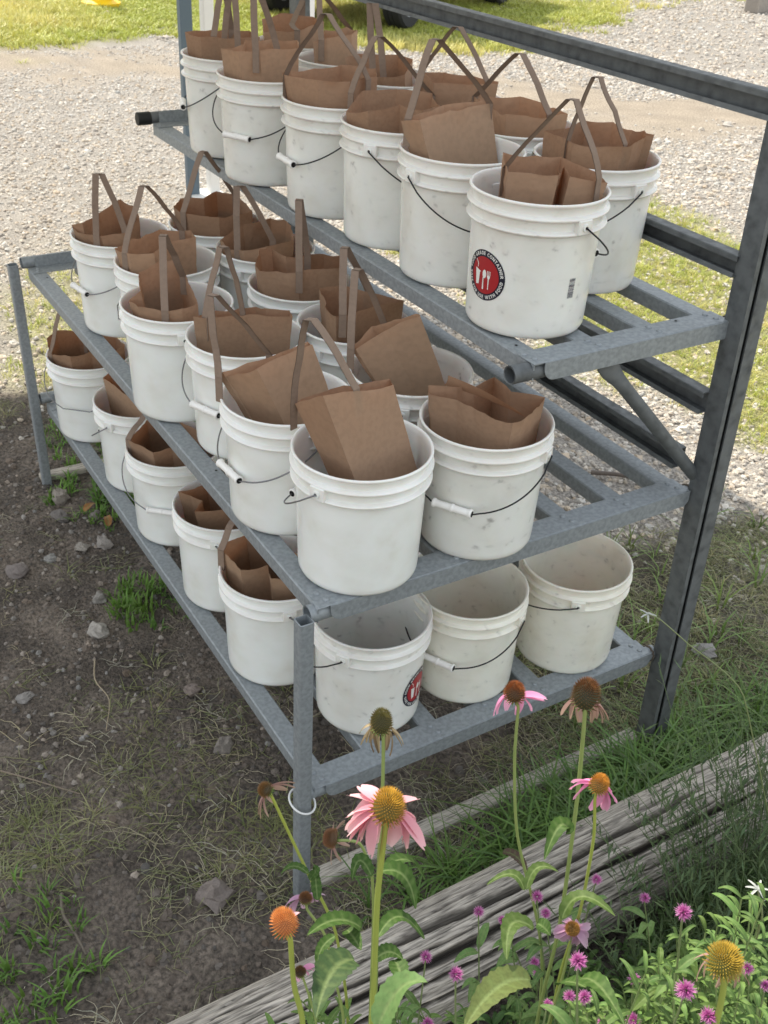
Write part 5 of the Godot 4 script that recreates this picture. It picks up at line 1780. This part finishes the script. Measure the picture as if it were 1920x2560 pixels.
	plants.append(coneflower(Vector3(-0.118, 1.425, 0.882), Vector3(0, 1, 0), 0.017, 0.034, 0.042, 0.009, [Vector3(102, 59, 1), Vector3(90, 71, 1), Vector3(66, 77, 1), Vector3(48, 83, 1), Vector3(342, 53, 1), Vector3(348, 41, 1.1), Vector3(0, 59, 1), Vector3(342, 47, 1), Vector3(6, 65, 1)], [Vector3(-0.118, 1.425, 0.882), Vector3(-0.115, 1.403, 0.884), Vector3(-0.105, 1.266, 0.89), Vector3(-0.094, 1.008, 0.897), Vector3(-0.096, 0.807, 0.896)], [Color(0.05, 0.05, 0.02), Color(0.17, 0.09, 0.03), Color(0.25, 0.09, 0.03)], [Color(0.44, 0.25, 0.25), Color(0.46, 0.33, 0.26), Color(0.36, 0.26, 0.18)], [Color(0.24, 0.3, 0.1), Color(0.26, 0.33, 0.1)], 0.0024, "tall coneflower with big dark conical head and drooping faded petals", 303))
	plants.append(coneflower(Vector3(-0.171, 1.396, 0.975), Vector3(0.099, 0.99, 0.099), 0.011, 0.018, 0.043, 0.015, [Vector3(96, 41, 1), Vector3(96, 65, 1), Vector3(78, 41, 1.1), Vector3(0, 77, 1), Vector3(354, 65, 1), Vector3(342, 59, 1), Vector3(342, 53, 1), Vector3(348, 41, 0.9), Vector3(12, 35, 0.9)], [Vector3(-0.171, 1.396, 0.975), Vector3(-0.171, 1.376, 0.975), Vector3(-0.164, 1.31, 0.98), Vector3(-0.161, 1.178, 0.982), Vector3(-0.166, 1.046, 0.978)], [Color(0.18, 0.12, 0.03), Color(0.66, 0.25, 0.04), Color(0.8, 0.34, 0.04)], [Color(0.72, 0.26, 0.48), Color(0.82, 0.42, 0.62), Color(0.84, 0.48, 0.66)], [Color(0.33, 0.36, 0.06), Color(0.3, 0.36, 0.07)], 0.0017, "bright pink coneflower with orange cone in front of the log, petals hanging to one side", 304))
	plants.append(coneflower(Vector3(-0.185, 1.179, 0.996), Vector3(-0.259, 0.864, 0.432), 0.009, 0.008, 0.036, 0.011, [Vector3(162, 59, 1), Vector3(192, 71, 1), Vector3(234, 77, 1), Vector3(258, 59, 1), Vector3(276, 59, 1), Vector3(288, 35, 0.9), Vector3(306, 41, 1), Vector3(336, 41, 1), Vector3(0, 59, 1), Vector3(29, 77, 1), Vector3(72, 71, 1), Vector3(144, 65, 1), Vector3(102, 77, 1)], [Vector3(-0.185, 1.179, 0.996), Vector3(-0.184, 1.16, 0.999), Vector3(-0.185, 1.061, 0.998), Vector3(-0.188, 0.982, 0.996)], [Color(0.15, 0.1, 0.03), Color(0.36, 0.15, 0.03), Color(0.4, 0.2, 0.04)], [Color(0.5, 0.26, 0.42), Color(0.6, 0.4, 0.55), Color(0.62, 0.45, 0.55)], [Color(0.24, 0.3, 0.1), Color(0.26, 0.33, 0.1)], 0.0016, "small pale pink daisy-like coneflower facing up among the big leaves", 305))
	plants.append(coneflower(Vector3(-0.223, 1.41, 1.21), Vector3(0, 0.995, 0.1), 0.017, 0.022, 0.04, 0.006, [Vector3(84, 59, 1.1), Vector3(119, 77, 1), Vector3(90, 83, 1), Vector3(29, 83, 1.1), Vector3(0, 83, 1.1), Vector3(342, 71, 1), Vector3(330, 65, 1), Vector3(336, 53, 1), Vector3(330, 41, 1), Vector3(342, 41, 0.9)], [Vector3(-0.223, 1.41, 1.21), Vector3(-0.218, 1.395, 1.214), Vector3(-0.211, 1.317, 1.218)], [Color(0.14, 0.15, 0.03), Color(0.55, 0.36, 0.05), Color(0.72, 0.46, 0.06)], [Color(0.44, 0.25, 0.25), Color(0.46, 0.33, 0.26), Color(0.36, 0.26, 0.18)], [Color(0.33, 0.36, 0.06), Color(0.3, 0.36, 0.07)], 0.0028, "fading coneflower with curled brown-pink petals at the lower right", 306))
	plants.append(coneflower(Vector3(-0.556, 1.391, 0.964), Vector3(-0.148, 0.989, 0), 0.013, 0.023, 0.022, 0.006, [Vector3(36, 29, 1)], [Vector3(-0.556, 1.391, 0.964), Vector3(-0.552, 1.373, 0.968), Vector3(-0.549, 1.302, 0.97), Vector3(-0.541, 1.233, 0.975)], [Color(0.4, 0.16, 0.06), Color(0.85, 0.3, 0.08), Color(0.9, 0.42, 0.12)], [Color(0.74, 0.3, 0.38), Color(0.86, 0.52, 0.56), Color(0.88, 0.62, 0.64)], [Color(0.33, 0.36, 0.06), Color(0.3, 0.36, 0.07)], 0.0026, "orange domed coneflower head with a single petal left, on a bright green stem", 307))
	plants.append(coneflower(Vector3(-0.46, 1.211, 0.825), Vector3(0, 1, 0), 0.008, 0.008, 0.036, 0.011, [Vector3(126, 35, 0.9), Vector3(126, 53, 1), Vector3(18, 35, 1), Vector3(48, 41, 1), Vector3(66, 65, 1), Vector3(42, 59, 1), Vector3(114, 59, 1), Vector3(29, 47, 1)], [Vector3(-0.46, 1.211, 0.825), Vector3(-0.458, 1.192, 0.827), Vector3(-0.439, 1.143, 0.839), Vector3(-0.427, 1.055, 0.847), Vector3(-0.416, 0.96, 0.854)], [Color(0.08, 0.05, 0.03), Color(0.28, 0.12, 0.04), Color(0.3, 0.13, 0.04)], [Color(0.5, 0.26, 0.42), Color(0.6, 0.4, 0.55), Color(0.62, 0.45, 0.55)], [Color(0.24, 0.3, 0.1), Color(0.26, 0.33, 0.1)], 0.0016, "lilac coneflower seen from the side just behind the orange domed head", 308))
	plants.append(coneflower(Vector3(-0.471, 1.329, 0.749), Vector3(-0.701, 0.607, -0.374), 0.009, 0.012, 0.038, 0.007, [Vector3(54, 53, 1), Vector3(48, 47, 1), Vector3(90, 47, 1.1), Vector3(132, 41, 0.9), Vector3(162, 11, 1), Vector3(168, 17, 1), Vector3(162, 29, 1)], [Vector3(-0.471, 1.329, 0.749), Vector3(-0.467, 1.317, 0.752), Vector3(-0.431, 1.187, 0.775), Vector3(-0.399, 1.071, 0.795), Vector3(-0.38, 0.865, 0.807)], [Color(0.06, 0.05, 0.02), Color(0.26, 0.12, 0.03), Color(0.3, 0.14, 0.04)], [Color(0.44, 0.25, 0.25), Color(0.46, 0.33, 0.26), Color(0.36, 0.26, 0.18)], [Color(0.33, 0.36, 0.06), Color(0.3, 0.36, 0.07)], 0.0018, "faded coneflower leaning left beside the wire loop on the post", 309))
	plants.append(coneflower(Vector3(-0.388, 1.217, 0.767), Vector3(-0.855, 0.252, -0.453), 0.012, 0.014, 0.036, 0.006, [Vector3(102, -1, 1), Vector3(90, 11, 1), Vector3(96, 17, 1), Vector3(180, 5, 1), Vector3(168, 17, 1), Vector3(174, 23, 1), Vector3(144, -7, 1), Vector3(138, 35, 1)], [Vector3(-0.388, 1.217, 0.767), Vector3(-0.384, 1.216, 0.771), Vector3(-0.362, 1.211, 0.784), Vector3(-0.348, 1.158, 0.794), Vector3(-0.342, 1.061, 0.797), Vector3(-0.338, 0.821, 0.8)], [Color(0.1, 0.06, 0.03), Color(0.26, 0.11, 0.04), Color(0.28, 0.12, 0.05)], [Color(0.44, 0.25, 0.25), Color(0.46, 0.33, 0.26), Color(0.36, 0.26, 0.18)], [Color(0.24, 0.3, 0.1), Color(0.26, 0.33, 0.1)], 0.0018, "nodding withered coneflower turned sideways behind the largest pink one", 310))
	plants.append(coneflower(Vector3(-0.482, 1.123, 0.856), Vector3(-0.1, 0.995, 0), 0.007, 0.008, 0.028, 0.008, [Vector3(24, 35, 1.1), Vector3(29, 65, 1), Vector3(96, 77, 1), Vector3(18, 41, 0.9)], [Vector3(-0.482, 1.123, 0.856), Vector3(-0.479, 1.112, 0.857), Vector3(-0.47, 1.06, 0.864), Vector3(-0.465, 1.018, 0.867)], [Color(0.05, 0.04, 0.02), Color(0.16, 0.08, 0.03), Color(0.2, 0.09, 0.03)], [Color(0.72, 0.26, 0.48), Color(0.82, 0.42, 0.62), Color(0.84, 0.48, 0.66)], [Color(0.24, 0.3, 0.1), Color(0.26, 0.33, 0.1)], 0.0013, "tiny purple coneflower with few petals low in front of the log", 311))
	# leaves of the coneflowers
	part("leaf", leaf_mesh(Vector3(-0.294, 1.222, 1.046), Vector3(-0.343, 1.246, 1.047), Vector3(-0.405, 1.253, 1.072), 0.036, Color(0.115, 0.145, 0.045)), mats.leaf, plants[2], Transform3D(Basis(), -plants[2].position))
	part("leaf", leaf_mesh(Vector3(-0.245, 1.253, 0.965), Vector3(-0.25, 1.262, 0.944), Vector3(-0.278, 1.251, 0.936), 0.012, Color(0.07, 0.11, 0.026)), mats.leaf, plants[2], Transform3D(Basis(), -plants[2].position))
	part("leaf", leaf_mesh(Vector3(-0.243, 1.254, 0.966), Vector3(-0.222, 1.271, 0.957), Vector3(-0.205, 1.272, 0.975), 0.013, Color(0.07, 0.11, 0.026)), mats.leaf, plants[2], Transform3D(Basis(), -plants[2].position))
	part("leaf", leaf_mesh(Vector3(-0.192, 1.324, 0.968), Vector3(-0.203, 1.335, 0.96), Vector3(-0.236, 1.316, 0.978), 0.022, Color(0.045, 0.092, 0.018)), mats.leaf, plants[3], Transform3D(Basis(), -plants[3].position))
	part("leaf", leaf_mesh(Vector3(-0.238, 1.264, 1.023), Vector3(-0.215, 1.291, 1.024), Vector3(-0.2, 1.293, 1.063), 0.018, Color(0.07, 0.11, 0.026)), mats.leaf, plants[3], Transform3D(Basis(), -plants[3].position))
	part("leaf", leaf_mesh(Vector3(-0.254, 1.23, 0.999), Vector3(-0.283, 1.248, 0.992), Vector3(-0.314, 1.246, 1.025), 0.024, Color(0.07, 0.11, 0.026)), mats.leaf, plants[3], Transform3D(Basis(), -plants[3].position))
	part("leaf", leaf_mesh(Vector3(-0.248, 1.233, 0.998), Vector3(-0.244, 1.232, 1.006), Vector3(-0.242, 1.228, 1.016), 0.02, Color(0.045, 0.092, 0.018)), mats.leaf, plants[3], Transform3D(Basis(), -plants[3].position))
	part("leaf", leaf_mesh(Vector3(-0.424, 1.351, 0.926), Vector3(-0.4, 1.342, 0.937), Vector3(-0.399, 1.315, 0.962), 0.022, Color(0.045, 0.092, 0.018)), mats.leaf, plants[0], Transform3D(Basis(), -plants[0].position))
	part("leaf", leaf_mesh(Vector3(-0.411, 1.337, 0.917), Vector3(-0.372, 1.314, 0.902), Vector3(-0.348, 1.27, 0.908), 0.018, Color(0.045, 0.092, 0.018)), mats.leaf, plants[1], Transform3D(Basis(), -plants[1].position))
	part("leaf", leaf_mesh(Vector3(-0.445, 1.295, 0.961), Vector3(-0.411, 1.297, 0.951), Vector3(-0.392, 1.273, 0.974), 0.016, Color(0.045, 0.092, 0.018)), mats.leaf, plants[10], Transform3D(Basis(), -plants[10].position))
	part("leaf", leaf_mesh(Vector3(-0.462, 1.316, 0.955), Vector3(-0.49, 1.341, 0.949), Vector3(-0.528, 1.352, 0.958), 0.022, Color(0.045, 0.092, 0.018)), mats.leaf, plants[8], Transform3D(Basis(), -plants[8].position))
	part("leaf", leaf_mesh(Vector3(-0.476, 1.315, 0.949), Vector3(-0.476, 1.319, 0.963), Vector3(-0.477, 1.32, 0.98), 0.018, Color(0.045, 0.092, 0.018)), mats.leaf, plants[8], Transform3D(Basis(), -plants[8].position))
	part("leaf", leaf_mesh(Vector3(-0.496, 1.34, 0.997), Vector3(-0.527, 1.354, 1.007), Vector3(-0.562, 1.353, 1.041), 0.038, Color(0.045, 0.08, 0.03)), mats.leaf, plants[8], Transform3D(Basis(), -plants[8].position))
	part("leaf", leaf_mesh(Vector3(-0.545, 1.435, 1.118), Vector3(-0.521, 1.465, 1.112), Vector3(-0.505, 1.482, 1.128), 0.027, Color(0.12, 0.2, 0.07)), mats.leaf, plants[0], Transform3D(Basis(), -plants[0].position))
	part("leaf", leaf_mesh(Vector3(-0.43, 1.217, 0.938), Vector3(-0.413, 1.222, 0.94), Vector3(-0.403, 1.218, 0.955), 0.02, Color(0.045, 0.092, 0.018)), mats.leaf, plants[1], Transform3D(Basis(), -plants[1].position))
	part("leaf", leaf_mesh(Vector3(-0.412, 1.218, 0.949), Vector3(-0.415, 1.219, 0.966), Vector3(-0.427, 1.217, 0.985), 0.022, Color(0.045, 0.092, 0.018)), mats.leaf, plants[1], Transform3D(Basis(), -plants[1].position))
	part("leaf", leaf_mesh(Vector3(-0.474, 1.27, 0.922), Vector3(-0.492, 1.263, 0.924), Vector3(-0.503, 1.252, 0.936), 0.013, Color(0.045, 0.092, 0.018)), mats.leaf, plants[9], Transform3D(Basis(), -plants[9].position))
	part("leaf", leaf_mesh(Vector3(-0.462, 1.27, 0.835), Vector3(-0.471, 1.267, 0.815), Vector3(-0.485, 1.254, 0.809), 0.01, Color(0.045, 0.092, 0.018)), mats.leaf, plants[9], Transform3D(Basis(), -plants[9].position))
	part("leaf", leaf_mesh(Vector3(-0.463, 1.265, 0.84), Vector3(-0.453, 1.272, 0.836), Vector3(-0.454, 1.275, 0.832), 0.011, Color(0.045, 0.092, 0.018)), mats.leaf, plants[9], Transform3D(Basis(), -plants[9].position))
	part("leaf", leaf_mesh(Vector3(-0.463, 1.252, 0.86), Vector3(-0.457, 1.265, 0.844), Vector3(-0.452, 1.276, 0.831), 0.012, Color(0.045, 0.092, 0.018)), mats.leaf, plants[9], Transform3D(Basis(), -plants[9].position))
	part("leaf", leaf_mesh(Vector3(-0.296, 1.313, 1.113), Vector3(-0.295, 1.334, 1.137), Vector3(-0.304, 1.34, 1.182), 0.022, Color(0.045, 0.092, 0.018)), mats.leaf, plants[5], Transform3D(Basis(), -plants[5].position))
	part("leaf", leaf_mesh(Vector3(-0.292, 1.266, 1.086), Vector3(-0.292, 1.29, 1.101), Vector3(-0.292, 1.309, 1.125), 0.02, Color(0.045, 0.092, 0.018)), mats.leaf, plants[5], Transform3D(Basis(), -plants[5].position))
	part("leaf", leaf_mesh(Vector3(-0.382, 1.23, 0.847), Vector3(-0.388, 1.241, 0.827), Vector3(-0.404, 1.227, 0.838), 0.018, Color(0.045, 0.092, 0.018)), mats.leaf, plants[10], Transform3D(Basis(), -plants[10].position))
	globe_flower(Vector3(-0.276, 0.982, 0.835), 0.0097, 706, false, "leftmost of the magenta globe flowers, shaded before the log")
	globe_flower(Vector3(-0.309, 0.937, 0.896), 0.0097, 714, false, "second from the left of the magenta globe flowers, shaded before the log")
	globe_flower(Vector3(-0.358, 1.212, 0.995), 0.0097, 707, false, "third from the left of the magenta globe flowers, shaded before the log")
	globe_flower(Vector3(-0.109, 0.865, 0.745), 0.0097, 700, false, "fourth from the left of the magenta globe flowers, shaded before the log")
	globe_flower(Vector3(-0.017, 0.736, 0.705), 0.0086, 701, false, "fifth from the left of the magenta globe flowers, shaded before the log")
	globe_flower(Vector3(-0.008, 0.735, 0.715), 0.0093, 702, false, "sixth from the left of the magenta globe flowers, shaded before the log")
	globe_flower(Vector3(-0.001, 0.705, 0.781), 0.0093, 708, false, "seventh from the left of the magenta globe flowers, shaded before the log")
	globe_flower(Vector3(-0.116, 1.046, 0.866), 0.0097, 703, false, "eighth from the left of the magenta globe flowers, shaded before the log")
	globe_flower(Vector3(-0.004, 0.697, 0.795), 0.0093, 709, false, "ninth from the left of the magenta globe flowers, shaded before the log")
	globe_flower(Vector3(-0.025, 0.878, 0.805), 0.0097, 704, false, "tenth from the left of the magenta globe flowers, shaded before the log")
	globe_flower(Vector3(-0.281, 1.195, 1.067), 0.0067, 711, true, "eleventh from the left of the magenta globe flowers, sunlit in the bed")
	globe_flower(Vector3(-0.258, 1.204, 1.075), 0.0076, 712, true, "twelfth from the left of the magenta globe flowers, sunlit in the bed")
	globe_flower(Vector3(-0.326, 1.387, 1.13), 0.0099, 710, true, "thirteenth from the left of the magenta globe flowers, sunlit in the bed")
	globe_flower(Vector3(-0.245, 1.206, 1.085), 0.0090, 713, true, "fourteenth from the left of the magenta globe flowers, sunlit in the bed")
	globe_flower(Vector3(0.058, 0.923, 0.818), 0.0097, 705, false, "fifteenth from the left of the magenta globe flowers, shaded before the log")
	globe_flower(Vector3(-0.242, 1.196, 1.114), 0.0072, 721, true, "sixteenth from the left of the magenta globe flowers, sunlit in the bed")
	globe_flower(Vector3(-0.215, 1.205, 1.132), 0.0090, 720, true, "seventeenth from the left of the magenta globe flowers, sunlit in the bed")
	globe_flower(Vector3(-0.194, 1.228, 1.104), 0.0076, 717, true, "eighteenth from the left of the magenta globe flowers, sunlit in the bed")
	globe_flower(Vector3(0.166, 0.83, 0.836), 0.0097, 715, false, "nineteenth from the left of the magenta globe flowers, shaded before the log")
	globe_flower(Vector3(-0.19, 1.378, 1.135), 0.0097, 716, true, "twentieth from the left of the magenta globe flowers, sunlit in the bed")
	globe_flower(Vector3(-0.261, 1.394, 1.206), 0.0106, 718, true, "twenty-first from the left of the magenta globe flowers, sunlit in the bed")
	globe_flower(Vector3(-0.218, 1.327, 1.212), 0.0097, 719, true, "twenty-second from the left of the magenta globe flowers, sunlit in the bed")
	globe_flower(Vector3(-0.099, 1.265, 1.171), 0.0076, 723, true, "twenty-third from the left of the magenta globe flowers, sunlit in the bed")
	globe_flower(Vector3(-0.094, 1.261, 1.194), 0.0072, 722, true, "rightmost of the magenta globe flowers, sunlit in the bed")
	var tops := [
		Vector3(0.051, 1.1, 1.107),
		Vector3(-0.128, 1.291, 1.141),
		Vector3(-0.124, 1.248, 1.222),
		Vector3(-0.183, 1.268, 1.122),
		Vector3(-0.095, 1.341, 1.136),
		Vector3(-0.156, 1.19, 1.164),
		Vector3(-0.227, 1.162, 1.073),
		Vector3(0.045, 1.15, 1.091),
		Vector3(-0.19, 1.11, 1.086),
		Vector3(-0.207, 1.18, 1.087),
		Vector3(-0.099, 1.202, 1.08),
		Vector3(-0.209, 1.124, 1.082),
		Vector3(-0.135, 1.216, 1.113),
		Vector3(-0.083, 1.154, 1.117),
		Vector3(-0.121, 1.215, 1.171),
		Vector3(-0.164, 1.256, 1.125),
		Vector3(-0.041, 1.086, 1.063),
		Vector3(-0.204, 1.256, 1.126),
		Vector3(-0.073, 1.047, 1.087),
		Vector3(-0.144, 1.211, 1.095),
		Vector3(-0.093, 1.252, 1.173),
		Vector3(-0.031, 1.113, 1.051),
		Vector3(-0.116, 1.136, 1.138),
		Vector3(-0.11, 1.054, 1.036),
		Vector3(-0.198, 1.304, 1.151),
		Vector3(-0.12, 1.13, 1.126),
		Vector3(-0.224, 1.3, 1.136),
		Vector3(-0.204, 1.143, 1.073),
		Vector3(-0.099, 1.211, 1.092),
		Vector3(0.013, 1.098, 1.092),
		Vector3(-0.141, 1.209, 1.164),
		Vector3(-0.13, 1.284, 1.186),
		Vector3(-0.119, 1.138, 1.101),
		Vector3(-0.167, 1.186, 1.127),
		Vector3(-0.046, 1.062, 1.026),
		Vector3(-0.087, 1.1, 1.128),
		Vector3(-0.103, 1.261, 1.114),
		Vector3(-0.276, 1.246, 1.117),
		Vector3(-0.076, 1.254, 1.115),
		Vector3(0.012, 1.073, 1.143),
		Vector3(-0.08, 1.122, 1.063),
		Vector3(-0.104, 1.378, 1.164),
		Vector3(-0.299, 1.267, 1.125),
		Vector3(-0.065, 1.153, 1.102),
		Vector3(-0.074, 1.038, 1.071),
		Vector3(-0.187, 1.276, 1.207),
		Vector3(-0.131, 1.203, 1.146),
		Vector3(-0.005, 1.082, 1.104),
		Vector3(-0.142, 1.29, 1.156),
		Vector3(-0.052, 1.05, 1.033),
		Vector3(-0.186, 1.067, 1.057),
		Vector3(-0.033, 1.089, 1.146),
		Vector3(-0.091, 1.266, 1.133),
		Vector3(-0.088, 1.074, 1.077),
		Vector3(-0.098, 1.035, 1.057),
		Vector3(0.042, 1.18, 1.075),
		Vector3(-0.212, 1.118, 1.08),
		Vector3(-0.009, 1.211, 1.092),
		Vector3(-0.124, 1.266, 1.21),
		Vector3(-0.202, 1.206, 1.128),
		Vector3(-0.283, 1.274, 1.136),
		Vector3(-0.11, 1.224, 1.089),
		Vector3(-0.019, 1.083, 1.065),
		Vector3(-0.093, 1.272, 1.119),
		Vector3(-0.107, 0.934, 0.979),
		Vector3(-0.11, 0.777, 0.874),
		Vector3(-0.152, 0.982, 0.987),
		Vector3(-0.485, 0.904, 0.788),
		Vector3(-0.352, 0.984, 0.884),
		Vector3(-0.275, 0.857, 0.834),
		Vector3(-0.358, 0.73, 0.715),
		Vector3(-0.38, 0.988, 0.91),
		Vector3(-0.192, 0.734, 0.816),
		Vector3(-0.052, 0.826, 0.953),
		Vector3(-0.005, 0.769, 0.954),
		Vector3(-0.061, 0.857, 0.968),
		Vector3(-0.375, 0.757, 0.719),
		Vector3(-0.279, 0.992, 0.93),
		Vector3(-0.405, 0.952, 0.822),
		Vector3(-0.273, 0.779, 0.765),
		Vector3(-0.297, 0.826, 0.82),
		Vector3(-0.453, 0.976, 0.81),
		Vector3(-0.073, 0.94, 0.997),
		Vector3(-0.188, 1.035, 1.029),
		Vector3(-0.156, 0.997, 1.009),
		Vector3(-0.39, 1.001, 0.893)]
	for i in tops.size():
		leafy_shoot(tops[i], 800 + i, "slender green leafy shoot in the bed at the lower right corner" if i < tops.size() - 22 else "slender shaded green shoot in the bed before the log")
	var k := 0
	for q in [[0.48, 0.70, 0.45], [0.60, 0.80, 0.55], [0.66, 0.62, 0.64], [0.80, 0.58, 0.72], [0.76, 0.74, 0.70], [0.90, 0.72, 0.80], [0.95, 0.56, 0.74], [1.12, 0.58, 0.72]]:
		wispy_plant(Vector3(q[0], 0, q[1]), q[2], Vector3(-0.12, 0, -0.05), 900 + k, "%s of the wispy grey-green plants at the right end of the log" % ["leftmost", "second from left", "third from left", "middle rear", "middle front", "tallest", "third from right", "rightmost"][k])
		k += 1
	pale_flower(Vector3(0.401, 1.112, 0.514), 0.016, [Vector3(0.421, 1.102, 0.527), Vector3(0.474, 1.048, 0.56), Vector3(0.584, 0.929, 0.631), Vector3(0.95, 0, 0.75)], 3, "white thin-petalled flower arching on a bare stem in front of the back post")
	pale_flower(Vector3(-0.004, 1.26, 1.101), 0.014, [Vector3(0.011, 1.204, 1.111), Vector3(0.25, 0, 1.05)], 4, "white starry flower at the right edge above the green shoots")
	fill_bed()
	scatter_ground()
